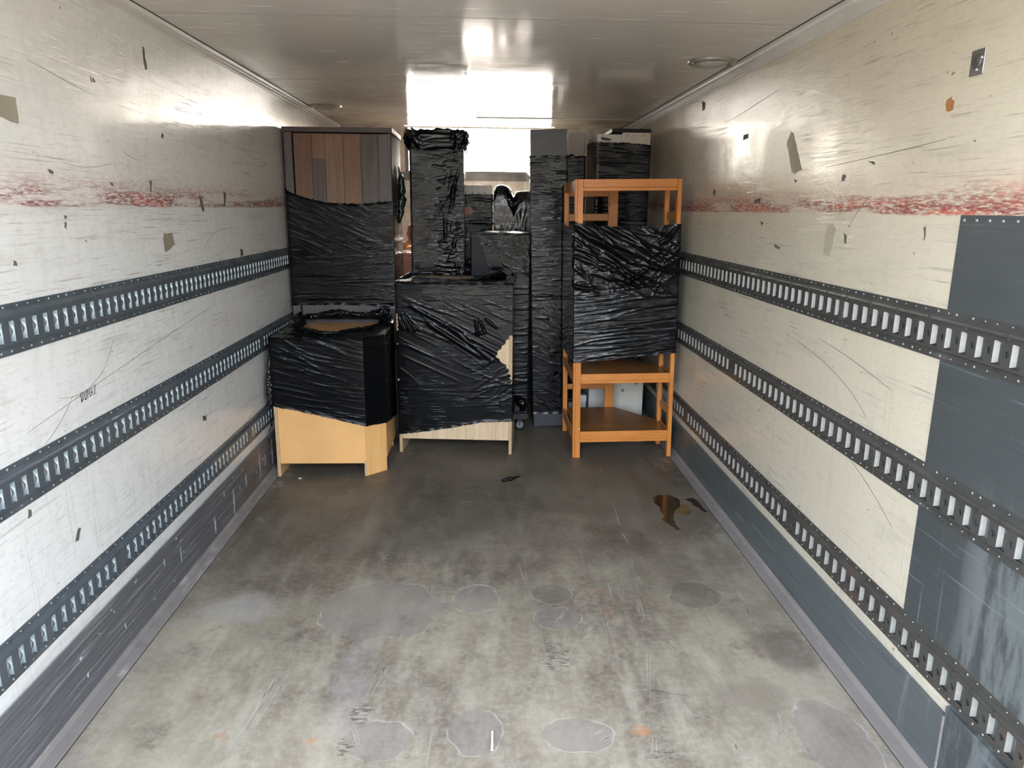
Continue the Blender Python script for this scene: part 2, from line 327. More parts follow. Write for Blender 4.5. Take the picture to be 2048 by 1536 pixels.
M['plank_d'] = mat_wood('tan_plank', (0.165, 0.099, 0.062), (0.21, 0.13, 0.082), (0.115, 0.068, 0.044), 'Z', 1.3, 0.5, 0.15)
M['film'] = mat_film('black_stretch_film', 5, 0.3, 120, long=3, rough=0.08, spec=0.28)
M['film_smooth'] = mat_film('tight_black_film', 8, 0.2, 110, rough=0.12, spec=0.12)
M['film_diag'] = mat_film('diagonal_black_film', -24, 0.3, 100, spec=0.17, rough=0.09)
M['film_h'] = mat_film('banded_black_film', 1, 0.26, 150, brown=0.05, long=4, spec=0.20, rough=0.08)
M['film_h2'] = mat_film('banded_black_film_dull', -3, 0.24, 150, brown=0.03, long=5, rough=0.10, spec=0.15)
M['film_crum'] = mat_film('crumpled_black_film', 40, 0.6, 50, long=22, rough=0.17)
M['film_green'] = mat_film('dark_green_film', 70, 0.5, 40, (0.008, 0.02, 0.014), 0.15)
M['black'] = mat_plain('matt_black_panel', (0.010, 0.011, 0.015), 0.5, spec=0.2)
M['black2'] = mat_plain('smooth_charcoal_panel', (0.032, 0.033, 0.037), 0.38)
M['white'] = mat_plain('white_board', (0.60, 0.58, 0.55), 0.5, 0, 0.1)
M['whitewarm'] = mat_plain('ivory_board', (0.60, 0.56, 0.47), 0.4, 0, 0.08)
M['padded'] = mat_plain('off_white_foam', (0.56, 0.53, 0.51), 0.8, 0, 0.12)
M['rubber'] = mat_plain('black_rubber', (0.02, 0.02, 0.02), 0.5)
M['chrome'] = mat_plain('grey_metal', (0.45, 0.45, 0.45), 0.25, 0.9)
M['lamprim'] = mat_plain('dull_lamp_rim', (0.40, 0.38, 0.33), 0.28, 0.5)
M['lens'] = mat_plain('milky_lamp_lens', (0.42, 0.40, 0.36), 0.15, 0.0)
M['sill'] = mat_plain('taupe_sill', (0.17, 0.155, 0.14), 0.45)
M['brown'] = mat_wood('red_brown_wood', (0.17, 0.062, 0.032), (0.22, 0.085, 0.045), (0.12, 0.045, 0.025), 'X', 0.8, 0.35)
M['tanwood'] = mat_wood('tan_wood', (0.32, 0.17, 0.07), (0.40, 0.22, 0.09), (0.24, 0.12, 0.05), 'X', 0.8, 0.35)
M['pink'] = mat_plain('pink_print', (0.40, 0.18, 0.16), 0.5)
M['asphalt'] = mat_plain('yard_asphalt', (0.14, 0.135, 0.125), 0.9, 0, 0.2, 3)
M['backdrop'] = mat_plain('matt_dark_backdrop', (0.03, 0.028, 0.026), 0.9, 0, 0.3, 2)  # for the added unseen block, kept dark for the film to mirror
def _puddle():
    g = G('brown_liquid'); P = g.tc()
    return g.out(g.mix(g.noise(P, 18, 3), (0.018, 0.010, 0.004), (0.045, 0.026, 0.010)), 0.12, spec=0.5)
M['puddle'] = _puddle()
M['puddle2'] = mat_plain('thin_yellow_residue', (0.15, 0.095, 0.03), 0.3, 0, 0.4, 20)
def _glass():
    g = G('window_glass')
    tr = g.n('ShaderNodeBsdfTransparent'); gl = g.n('ShaderNodeBsdfGlossy', None, Roughness=0.03)
    fr = g.n('ShaderNodeFresnel', None, IOR=1.45)
    mx = g.n('ShaderNodeMixShader'); g.set(mx.inputs[0], fr.outputs[0]); g.set(mx.inputs[1], tr.outputs[0]); g.set(mx.inputs[2], gl.outputs[0])
    g.t.links.new(mx.outputs[0], g.t.nodes['Material Output'].inputs['Surface'])
    return g.m
M['glass'] = _glass()

# ------------------------------------------------------------------ object helpers
OFF = {}
def off(p): return OFF.get(p.name, Vector((0, 0, 0))) if p else Vector((0, 0, 0))
def link(name, me, mat, parent=None, smooth=False):
    o = bpy.data.objects.new(name, me); COL.objects.link(o)
    if mat is not None and not me.materials: me.materials.append(mat)
    if parent: o.parent = parent; OFF[o.name] = off(parent)
    if smooth: me.polygons.foreach_set('use_smooth', [True] * len(me.polygons))
    return o
def mesh(name, v, f, mat, parent=None, smooth=False, uv=None, world=True):
    if world:
        d = off(parent); v = [(a - d.x, b - d.y, c - d.z) for a, b, c in v]
    me = bpy.data.meshes.new(name); me.from_pydata([tuple(map(float, p)) for p in v], [], f); me.update()
    if uv is not None:
        ul = me.uv_layers.new(name='UVMap')
        li = np.empty(len(me.loops), dtype=np.int32); me.loops.foreach_get('vertex_index', li)
        ul.data.foreach_set('uv', np.asarray(uv, dtype=np.float32)[li].ravel())
    return link(name, me, mat, parent, smooth)
BOXF = [(0, 3, 2, 1), (4, 5, 6, 7), (0, 1, 5, 4), (1, 2, 6, 5), (2, 3, 7, 6), (3, 0, 4, 7)]
def boxv(x0, x1, y0, y1, z0, z1):
    return [(x0, y0, z0), (x1, y0, z0), (x1, y1, z0), (x0, y1, z0), (x0, y0, z1), (x1, y0, z1), (x1, y1, z1), (x0, y1, z1)]
def prism(name, poly, z0, z1, mat, parent=None, bevel=0.0015):
    n = len(poly)
    v = [(x, y, z0) for x, y in poly] + [(x, y, z1) for x, y in poly]
    f = [tuple(range(n - 1, -1, -1)), tuple(range(n, 2 * n))] + [(i, (i + 1) % n, n + (i + 1) % n, n + i) for i in range(n)]
    o = mesh(name, v, f, mat, parent)
    return bev(o, bevel)
def bev(o, w, seg=1):
    if w:
        bm = bmesh.new(); bm.from_mesh(o.data)
        bmesh.ops.recalc_face_normals(bm, faces=bm.faces)
        bmesh.ops.bevel(bm, geom=list(bm.edges), offset=w, segments=seg, affect='EDGES', profile=0.5, clamp_overlap=True)
        bm.to_mesh(o.data); bm.free()
    return o
def box(name, x0, x1, y0, y1, z0, z1, mat, parent=None, bevel=0.0015):
    return bev(mesh(name, boxv(min(x0, x1), max(x0, x1), min(y0, y1), max(y0, y1), min(z0, z1), max(z0, z1)), BOXF, mat, parent), bevel)
def empty(name, loc, label, cat, group=None, rot=(0, 0, 0)):
    o = bpy.data.objects.new(name, None); COL.objects.link(o)
    o.empty_display_size = 0.05
    o.location = loc; o.rotation_euler = rot; OFF[o.name] = Vector(loc)
    return tag(o, label, cat, group)
def tag(o, label=None, cat=None, group=None, kind=None):
    if label: o['label'] = label
    if cat: o['category'] = cat
    if group: o['group'] = group
    if kind: o['kind'] = kind
    return o
def struct(o): o['kind'] = 'structure'; return o
def tube(path, rad, seg=10, cap=True):
    P = [Vector(p) for p in path]; v = []; f = []
    rad = rad if hasattr(rad, '__len__') else [rad] * len(P)
    for i, p in enumerate(P):
        t = (P[min(i + 1, len(P) - 1)] - P[max(i - 1, 0)]).normalized()
        a = t.cross(Vector((0.13, 0.31, 0.94))); a = a.normalized() if a.length > 1e-4 else Vector((1, 0, 0))
        b = t.cross(a)
        for k in range(seg):
            th = 2 * math.pi * k / seg
            v.append(tuple(p + (a * math.cos(th) + b * math.sin(th)) * rad[i]))
    for i in range(len(P) - 1):
        for k in range(seg):
            k2 = (k + 1) % seg
            f.append((i * seg + k, i * seg + k2, (i + 1) * seg + k2, (i + 1) * seg + k))
    if cap: f += [tuple(range(seg - 1, -1, -1)), tuple(range((len(P) - 1) * seg, len(P) * seg))]
    return v, f
def lathe(prof, seg=28, c=(0, 0, 0), axis='Z', sgn=1):
    v = []; f = []
    for r, h in prof:
        for k in range(seg):
            th = 2 * math.pi * k / seg
            a, b = r * math.cos(th), r * math.sin(th)
            v.append({'Z': (c[0] + a, c[1] + b, c[2] + sgn * h), 'Y': (c[0] + a, c[1] + sgn * h, c[2] + b), 'X': (c[0] + sgn * h, c[1] + a, c[2] + b)}[axis])
    n = len(prof)
    for i in range(n - 1):
        for k in range(seg):
            k2 = (k + 1) % seg
            f.append((i * seg + k, i * seg + k2, (i + 1) * seg + k2, (i + 1) * seg + k))
    f += [tuple(range(seg)), tuple(range((n - 1) * seg, n * seg))]
    return v, f
def merge(parts):
    V = []; F = []
    for v, f in parts:
        o = len(V); V += list(v); F += [tuple(i + o for i in q) for q in f]
    return V, F
def fixn(o):
    bm = bmesh.new(); bm.from_mesh(o.data); bmesh.ops.recalc_face_normals(bm, faces=bm.faces); bm.to_mesh(o.data); bm.free(); return o
def tn(p, s, seed=0.0):
    return mnoise.noise((p[0] * s + seed, p[1] * s - seed * 1.7, p[2] * s + seed * 0.6))
def ridged(p, s, seed=0.0):
    t = 0.0; a = 1.0
    for i in range(3):
        t += a * (1 - abs(tn(p, s, seed + i * 7.3)) * 2.2); a *= 0.5; s *= 2.1
    return t / 1.75

# ================================================================== THE CARGO BOX
HW, YB, ZC, Y0 = 1.225, 6.65, 2.18, 0.75
wl = struct(box('wall_left', -HW - 0.06, -HW, Y0, YB, -0.05, ZC + 0.05, M['wall_l'], bevel=0))
wr = struct(box('wall_right', HW, HW + 0.06, Y0, YB, -0.05, ZC + 0.05, M['wall_r'], bevel=0))
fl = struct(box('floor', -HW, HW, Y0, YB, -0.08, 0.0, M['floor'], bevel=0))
ce = struct(box('ceiling', -HW, HW, Y0, 6.0, ZC, ZC + 0.05, M['ceil'], bevel=0))
box('end_strip', -HW, HW, 6.003, YB, ZC + 0.001, ZC + 0.05, M['ceil2'], ce, 0)
box('panel_seam', -HW, HW, 4.36, 4.366, ZC - 0.0006, ZC + 0.002, M['cove'], ce, 0)
box('panel_seam', -HW, HW, 2.95, 2.954, ZC - 0.0006, ZC + 0.002, M['cove'], ce, 0)
WX0, WX1, WZ0 = -0.665, 0.620, 1.80
wb = struct(mesh('wall_back', *merge([(boxv(-HW, HW, YB, YB + 0.06, -0.05, WZ0), BOXF), (boxv(-HW, WX0, YB, YB + 0.06, WZ0, ZC + 0.05), BOXF), (boxv(WX1, HW, YB, YB + 0.06, WZ0, ZC + 0.05), BOXF)]), M['wall_b']))
wn = struct(mesh('window_1', *merge([(boxv(WX0, WX0 + 0.03, YB + 0.005, YB + 0.05, WZ0, ZC), BOXF), (boxv(WX1 - 0.03, WX1, YB + 0.005, YB + 0.05, WZ0, ZC), BOXF), (boxv(WX0 + 0.03, WX1 - 0.03, YB + 0.005, YB + 0.05, ZC - 0.012, ZC), BOXF), (boxv(WX0 + 0.03, WX1 - 0.03, YB + 0.005, YB + 0.05, WZ0, WZ0 + 0.012), BOXF)]), M['sill']))
box('sill', WX0 - 0.05, WX1 + 0.05, YB - 0.03, YB - 0.001, WZ0 - 0.068, WZ0 - 0.004, M['sill'], wn)
box('pane', WX0 + 0.03, WX1 - 0.03, YB + 0.026, YB + 0.030, WZ0 + 0.012, ZC - 0.012, M['glass'], wn, 0)
struct(mesh('ground', [(-60, -60, -1.15), (60, -60, -1.15), (60, 60, -1.15), (-60, 60, -1.15)], [(0, 1, 2, 3)], M['asphalt']))

struct(box('tail_lift_platform', -1.2, 1.2, -1.1, Y0 - 0.01, -0.06, -0.004, M['cove'], bevel=0.002))
struct(box('unseen_backdrop', -30, 30, -24, -22, -1.15, 3.3, M['backdrop'], bevel=0))  # unseen block added outside, dark and low to shape the film's reflections

def extrude_y(name, prof, y0, y1, mat, parent=None):
    n = len(prof)
    v = [(x, y0, z) for x, z in prof] + [(x, y1, z) for x, z in prof]
    f = [(i, (i + 1) % n, n + (i + 1) % n, n + i) for i in range(n)] + [tuple(range(n - 1, -1, -1)), tuple(range(n, 2 * n))]
    return fixn(mesh(name, v, f, mat, parent))
# ceiling / wall cover strips
t1 = struct(extrude_y('trim_1', [(-HW, ZC), (-HW, 2.142), (-1.2215, 2.142), (-1.2215, 2.150), (-1.211, 2.153), (-1.211, 2.161), (-1.204, 2.166), (-1.199, 2.176), (-1.199, ZC)], Y0, YB, M['trim']))
box('sealant_line', -1.199, -1.194, Y0, YB, ZC - 0.002, ZC, M['seam'], t1, 0)
t2 = struct(extrude_y('trim_2', [(HW, ZC), (HW, 2.118), (1.2215, 2.118), (1.2215, 2.126), (1.216, 2.128), (1.216, 2.158), (1.207, 2.162), (1.204, 2.172), (1.192, 2.176), (1.192, ZC)], Y0, YB, M['trim']))
box('sealant_line', 1.187, 1.192, Y0, YB, ZC - 0.002, ZC, M['seam'], t2, 0)
struct(box('trim_3', -0.05, 1.19, 5.985, 6.012, ZC - 0.006, ZC + 0.001, M['trim']))
# floor coves
t4 = struct(extrude_y('trim_4', [(-HW, 0), (-HW, 0.030), (-1.213, 0.028), (-1.205, 0.010), (-1.172, 0.004), (-1.170, 0)], Y0, YB, M['cove']))
box('floor_joint', -1.170, -1.1665, Y0, YB, -0.002, 0.0006, M['seam'], t4, 0)
t5 = struct(extrude_y('trim_5', [(HW, 0), (HW, 0.030), (1.213, 0.028), (1.205, 0.010), (1.172, 0.004), (1.170, 0)], Y0, YB, M['cove']))
box('floor_joint', 1.1665, 1.170, Y0, YB, -0.002, 0.0006, M['seam'], t5, 0)
# left kick board with horizontal ribs
prof = [(-HW, 0.028)]
zz = 0.030
while zz < 0.222:
    prof += [(-1.2125, zz), (-1.2125, zz + 0.0145), (-1.2150, zz + 0.016), (-1.2150, zz + 0.0175)]
    zz += 0.019
prof += [(-1.2125, 0.226), (-HW, 0.226)]
bl = struct(extrude_y('baseboard_left', prof, Y0, YB, M['kick_l']))
br = struct(box('baseboard_right', 1.2135, HW, 1.642, YB, 0.028, 0.212, M['kick_r'], bevel=0.001))
box('kick_panel', 1.2120, HW, Y0, 1.640, 0.028, 0.245, M['steel'], br, 0.001)
box('joint_strip', 1.2095, 1.2145, 1.636, 1.644, 0.028, 0.212, M['cove'], br, 0.001)
# sheet steel facing near the door on the right wall
box('steel_panel', 1.2222, HW, Y0, 1.890, 0.246, 1.495, M['steel'], wr, 0.0008)['label'] = 'blue grey sheet steel facing screwed to the wall'

# ---- small wall marks (scraps of tape, bare chips): thin pieces on the wall faces
def wallmark(side, pts, mat, name, th=0.0007):
    s = -1 if side == 'L' else 1
    X = s * HW; n = len(pts)
    v = [(X, y, z) for y, z in pts] + [(X - s * th, y, z) for y, z in pts]
    f = [tuple(range(n)), tuple(range(2 * n - 1, n - 1, -1))] + [(i, (i + 1) % n, n + (i + 1) % n, n + i) for i in range(n)]
    return fixn(mesh(name, v, f, mat, wl if side == 'L' else wr))
def subdiv_jag(pts, seed, amp):
    rnd = random.Random(seed); o = []
    for i, p in enumerate(pts):
        q = pts[(i + 1) % len(pts)]
        for t in (0, 0.33, 0.66):
            j = amp if t else 0
            o.append((p[0] + (q[0] - p[0]) * t + rnd.uniform(-j, j), p[1] + (q[1] - p[1]) * t + rnd.uniform(-j, j)))
    return o
LM = [('tape_scrap', 'tape', [(2.00, 1.772), (2.108, 1.772), (2.105, 1.706), (2.00, 1.716)]), ('tape_scrap', 'tape', [(2.943, 1.397), (3.028, 1.394), (3.027, 1.371), (3.042, 1.351), (2.979, 1.331), (2.959, 1.326), (2.937, 1.329), (2.933, 1.371)])]
for q in [[(2.916, 2.058), (2.932, 2.056), (2.932, 2.022), (2.94, 1.985), (2.922, 1.978), (2.915, 2.019)], [(2.518, 1.895), (2.524, 1.881), (2.519, 1.873), (2.513, 1.887)], [(2.531, 1.895), (2.546, 1.88), (2.529, 1.876)], [(2.215, 1.596), (2.241, 1.59), (2.232, 1.584), (2.218, 1.589)], [(2.563, 1.575), (2.586, 1.569), (2.589, 1.557), (2.568, 1.566)], [(2.863, 1.591), (2.887, 1.588), (2.873, 1.546), (2.862, 1.551)], [(3.337, 1.541), (3.371, 1.535), (3.394, 1.482), (3.368, 1.474)], [(3.66, 1.567), (3.693, 1.561), (3.672, 1.5), (3.652, 1.505)], [(2.267, 1.47), (2.282, 1.467), (2.278, 1.459), (2.267, 1.46)], [(2.265, 1.45), (2.275, 1.449), (2.271, 1.43), (2.261, 1.433)], [(1.999, 1.358), (2.009, 1.355), (2.014, 1.34), (1.999, 1.342)], [(1.907, 0.697), (1.92, 0.694), (1.918, 0.674), (1.902, 0.676)], [(2.124, 0.544), (2.141, 0.541), (2.121, 0.509), (2.099, 0.511)], [(3.162, 0.605), (3.202, 0.598), (3.203, 0.575), (3.162, 0.58)], [(3.839, 1.292), (3.885, 1.282), (3.887, 1.257), (3.845, 1.249)], [(4.332, 1.258), (4.381, 1.25), (4.367, 1.233), (4.327, 1.238)], [(3.019, 1.772), (3.031, 1.764), (3.018, 1.748), (3.006, 1.754)]]:
    LM.append(('paint_chip', 'chipmark', q))
RM = [('tape_scrap', 'tape', [(3.035, 1.809), (3.008, 1.797), (2.964, 1.733), (2.9, 1.655), (2.962, 1.643), (2.992, 1.648), (3.048, 1.739), (3.074, 1.764)]), ('tape_scrap', 'taper', [(2.637, 1.454), (2.588, 1.46), (2.564, 1.439), (2.578, 1.387), (2.594, 1.343), (2.644, 1.352), (2.647, 1.384)]), ('rust_mark', 'rustmark', [(2.022, 1.79), (2.0, 1.796), (1.988, 1.779), (1.998, 1.76), (2.019, 1.758)])]
for q in [[(4.331, 2.095), (4.261, 2.078), (4.262, 2.045), (4.308, 2.04)], [(3.598, 1.847), (3.531, 1.848), (3.526, 1.827), (3.599, 1.823)], [(3.377, 1.549), (3.305, 1.558), (3.306, 1.537), (3.385, 1.531)], [(2.564, 1.622), (2.538, 1.62), (2.545, 1.602), (2.563, 1.601)], [(2.967, 1.624), (2.933, 1.619), (2.949, 1.608)], [(4.005, 1.612), (3.958, 1.596), (3.987, 1.573), (4.008, 1.586)], [(2.509, 1.435), (2.484, 1.421), (2.482, 1.397), (2.496, 1.394)], [(3.111, 1.366), (3.039, 1.357), (3.052, 1.346), (3.096, 1.352)], [(2.051, 1.46), (2.039, 1.463), (2.036, 1.429), (2.04, 1.426)], [(2.405, 1.658), (2.354, 1.651), (2.361, 1.644)], [(3.293, 1.458), (3.25, 1.45), (3.265, 1.437)]]:
    RM.append(('paint_chip', 'chipmark', q))
for i, (nm, mt, q) in enumerate(LM): wallmark('L', subdiv_jag(q, i, 0.003), M[mt], nm)
for i, (nm, mt, q) in enumerate(RM): wallmark('R', subdiv_jag(q, 50 + i, 0.007 if nm == 'rust_mark' else 0.003), M[mt], nm)
# long curved drag scratches and the scrawled letters on the left wall
def stroke(pts, w):
    n = len(pts); v = []; f = []
    for i, (y, z) in enumerate(pts):
        a = pts[max(i - 1, 0)]; b = pts[min(i + 1, n - 1)]
        dy, dz = b[0] - a[0], b[1] - a[1]; L = math.hypot(dy, dz) or 1
        ww = w * (0.45 + 0.55 * math.sin(math.pi * (i + 0.5) / n))
        v += [(y - dz / L * ww, z + dy / L * ww), (y + dz / L * ww, z - dy / L * ww)]
    f = [(2 * i, 2 * i + 1, 2 * i + 3, 2 * i + 2) for i in range(n - 1)]
    return v, f
def strokes(side, lines, w, mat, name, th=0.0006):
    V, Fc = merge([stroke(l, w) for l in lines]); s = -1 if side == 'L' else 1
    o = mesh(name, [(s * (HW - th), y, z) for y, z in V], Fc, mat, wl if side == 'L' else wr)
    sm = o.modifiers.new('thickness', 'SOLIDIFY'); sm.thickness = 0.0004
    return o
def arc(p, q, r, n=14):
    return [((1 - t) ** 2 * p[0] + 2 * t * (1 - t) * q[0] + t * t * r[0], (1 - t) ** 2 * p[1] + 2 * t * (1 - t) * q[1] + t * t * r[1]) for t in [i / n for i in range(n + 1)]]
strokes('L', [arc((2.12, 0.955), (2.26, 0.91), (2.40, 0.99)), arc((2.40, 0.99), (2.44, 1.03), (2.47, 1.07)), arc((2.02, 0.845), (2.12, 0.88), (2.19, 0.945)), arc((1.95, 0.90), (2.6, 0.98), (3.4, 1.06)), arc((2.30, 1.62), (2.42, 1.60), (2.60, 1.635)), arc((2.18, 1.88), (2.35, 1.855), (2.52, 1.835)), arc((3.35, 1.30), (3.42, 1.42), (3.85, 1.39)), arc((2.68, 1.68), (2.72, 1.66), (2.80, 1.655))], 0.0007, M['chipmark'], 'drag_scratch')['kind'] = 'stuff'
def letter(seq, y, z, w, h): return [(y + a * w, z + b * h) for a, b in seq]
glyphs = [[[(0, 0), (0, 1), (0.8, 1), (0.8, 0.55), (0, 0.5)], [(0.1, 0.0), (0.9, 0.4)], [(0, 0.25), (0.8, 0.2)]], [[(0.1, 1), (0.1, 0.2), (0.7, 0.1), (0.8, 1)], [(0.1, 0.1), (0.7, 0.0)]], [[(0, 0), (0.05, 1), (0.45, 0.4), (0.85, 1), (0.9, 0)]], [[(0, 0), (0.4, 1), (0.8, 0)], [(0.15, 0.4), (0.7, 0.4)]], [[(0.05, 0.9), (0.8, 1), (0.1, 0.05), (0.9, 0.0)]]]
gl = []
for i, gs in enumerate(glyphs):
    for q in gs: gl.append(letter(q, 2.232 + i * 0.019, 0.912 + i * 0.0015, 0.015, 0.028))
strokes('L', gl, 0.0019, M['ink'], 'scrawled_writing')
strokes('R', [arc((2.6, 1.05), (2.35, 1.03), (2.10, 0.98)), arc((2.9, 1.02), (2.4, 0.98), (2.22, 0.86)), arc((2.35, 1.55), (2.42, 1.52), (2.48, 1.45)), arc((3.9, 1.93), (3.6, 1.95), (3.2, 1.99)), arc((2.3, 0.70), (2.15, 0.66), (2.0, 0.58)), arc((2.7, 1.655), (2.3, 1.67), (2.0, 1.69))], 0.0007, M['chipmark'], 'drag_scratch')['kind'] = 'stuff'
# white paint drips on the left kick board
dr = []
rnd = random.Random(5)
for y, z0, z1, w in [(3.42, 0.16, 0.025, 0.012), (3.62, 0.17, 0.10, 0.010), (3.86, 0.20, 0.06, 0.009), (3.16, 0.13, 0.05, 0.011), (3.96, 0.16, 0.09, 0.008), (4.10, 0.20, 0.03, 0.012), (2.78, 0.17, 0.10, 0.006), (2.63, 0.19, 0.16, 0.006), (3.30, 0.20, 0.17, 0.008), (3.52, 0.14, 0.12, 0.008), (2.30, 0.12, 0.10, 0.006), (2.05, 0.10, 0.085, 0.006), (3.80, 0.12, 0.10, 0.006)]:
    n = 9; pts = []
    for i in range(n): pts.append((y + rnd.uniform(-0.3, 0.3) * w, z0 + (z1 - z0) * i / (n - 1)))
    V, Fc = stroke(pts, w * 0.75); dr.append(([(-1.2119, a, b) for a, b in V], Fc))
for v, f in dr: mesh('paint_drip', v, f, M['paintdrip'], bl)

# ---- floor scuffs, puddle, litter
SCR = [(0.686, 3.627, 0.672, 3.329), (0.666, 3.243, 0.673, 3.109), (0.658, 2.984, 0.634, 2.697), (0.563, 2.732, 0.711, 2.728), (0.624, 2.658, 0.611, 2.474), (0.583, 2.265, 0.519, 1.964), (0.658, 2.49, 0.698, 2.233), (0.529, 1.987, 0.703, 2.043), (0.541, 2.06, 0.672, 2.019), (1.04, 2.668, 1.006, 2.396), (1.033, 2.709, 1.02, 2.61), (0.907, 1.942, 0.895, 1.885), (0.895, 1.885, 0.853, 1.812), (0.731, 1.836, 0.72, 1.717), (0.497, 1.842, 0.478, 1.772), (0.165, 2.021, 0.204, 2.074), (-0.664, 2.224, -0.701, 1.825), (-0.647, 2.224, -0.679, 1.844), (-0.673, 2.197, -0.72, 1.756), (-0.637, 2.238, -0.667, 1.95), (-0.325, 2.258, -0.375, 1.987), (-0.309, 2.267, -0.359, 2.084), (0.465, 2.566, 0.462, 2.224), (0.694, 4.198, 0.697, 4.067), (1.084, 4.238, 1.072, 4.062), (0.258, 2.431, 0.306, 2.534), (0.27, 2.43, 0.315, 2.53), (0.664, 1.859, 0.663, 1.807), (-0.389, 1.931, -0.341, 1.815), (0.162, 2.923, 0.19, 2.668), (0.60, 2.62, 0.598, 2.50), (0.36, 2.42, 0.42, 2.50), (0.37, 2.38, 0.43, 2.46), (0.36, 2.34, 0.41, 2.41), (0.33, 1.90, 0.37, 1.94), (0.33, 1.86, 0.375, 1.90), (0.335, 1.83, 0.38, 1.86)]
rnd = random.Random(11); parts = []
for x0, y0, x1, y1 in SCR:
    for rep in range(4):
        dx = rnd.uniform(-0.014, 0.014) * (rep > 0)
        n = 10; ph = rnd.uniform(0, 6)
        pts = [(x0 + (x1 - x0) * i / n + dx + 0.0012 * math.sin(ph + i * 0.8), y0 + (y1 - y0) * i / n) for i in range(n + 1)]
        k0 = rnd.randint(0, 6) if rep else 0; k1 = max(k0 + 1, n - (rnd.randint(0, 7) if rep else 0))
        parts.append(stroke(pts[k0:k1 + 1], rnd.uniform(0.0004, 0.0013)))
V, Fc = merge(parts)
o = mesh('scuff_line', [(x, y, 0.0005) for x, y in V], Fc, M['scuff'], fl); o['kind'] = 'stuff'
def flat(name, pts, mat, z=0.001, parent=None, seed=1, amp=0.004):
    p = subdiv_jag(pts, seed, amp); n = len(p)
    v = [(x, y, 0.0002) for x, y in p] + [(x, y, z) for x, y in p]
    f = [tuple(range(n)), tuple(range(2 * n - 1, n - 1, -1))] + [(i, (i + 1) % n, n + (i + 1) % n, n + i) for i in range(n)]
    return fixn(mesh(name, v, f, mat, parent))
pu = flat('puddle', [(0.912, 3.672), (0.946, 3.714), (1.013, 3.706), (1.047, 3.649), (1.029, 3.56), (0.986, 3.496), (0.958, 3.414), (0.945, 3.336), (0.956, 3.262), (0.933, 3.267), (0.918, 3.325), (0.893, 3.385), (0.915, 3.434), (0.912, 3.51), (0.920, 3.556), (0.906, 3.596)], M['puddle'], seed=3)
tag(pu, 'dark brown liquid puddle spreading on the floor near the right wall', 'puddle')
flat('yellow_residue', [(1.03, 3.57), (1.055, 3.58), (1.075, 3.50), (1.04, 3.43), (0.99, 3.47), (0.995, 3.51)], M['puddle2'], 0.0006, pu, 4)
pu2 = flat('puddle', [(1.080, 3.650), (1.123, 3.665), (1.140, 3.626), (1.150, 3.48), (1.132, 3.48), (1.122, 3.532), (1.100, 3.559), (1.100, 3.613)], M['puddle'], seed=5)
tag(pu2, 'smaller dark wet patch against the right floor edge strip', 'puddle')
v, f = tube([(0.029, 1.875, 0.004), (0.028, 1.835, 0.004), (0.027, 1.800, 0.004)], 0.0038, 10)
tag(mesh('white_stick', v, f, M['white'], smooth=False), 'thin white stick lying on the floor in front of the camera', 'stick')
cr = mesh('paper_crumb', *merge([(boxv(-1.042, -1.030, 3.985, 3.995, 0, 0.005), BOXF), (boxv(-1.034, -1.024, 3.99, 4.0, 0, 0.004), BOXF)]), M['white'])
tag(bev(cr, 0.0012), 'tiny white paper crumb below the beech cabinet', 'crumb')

# ---- lashing rails
def tongue_mesh(style):
    h = 0.054
    if style == 'L':
        rows = 15; v = []; f = []
        for i in range(rows):
            t = i / (rows - 1); z = -h / 2 + h * t
            d = 0.0072 + 0.0045 * math.cos(2 * math.pi * (t * 1.15 - 0.08))
            v += [(0, 0, z), (d * 0.5, -0.0012, z), (d, -0.0032, z)]
        for i in range(rows - 1):
            for k in (0, 1): f.append((i * 3 + k, i * 3 + k + 1, i * 3 + k + 4, i * 3 + k + 3))
    else:
        v = [(0, 0, -h / 2), (0.006, -0.003, -h / 2 + 0.0005), (0.0115, -0.007, -h / 2 + 0.004), (0, 0, h / 2), (0.006, -0.003, h / 2 - 0.0005), (0.0115, -0.007, h / 2 - 0.004)]
        f = [(0, 1, 4, 3), (1, 2, 5, 4)]
    n = len(v); th = 0.0012
    v2 = v + [(x, y + th, z) for x, y, z in v]
    f2 = f + [tuple(i + n for i in reversed(q)) for q in f]
    ed = {}
    for q in f:
        for a, b in zip(q, q[1:] + q[:1]):
            ed[(a, b)] = ed.get((a, b), 0) + 1
    for a, b in list(ed):
        if (b, a) not in ed: f2.append((b, a, a + n, b + n))
    me = bpy.data.meshes.new('slot_tongue'); me.from_pydata(v2, [], f2); me.update()
    return me
TL, TR = tongue_mesh('L'), tongue_mesh('R')
TL.materials.append(M['tongue_l']); TR.materials.append(M['tongue_r'])
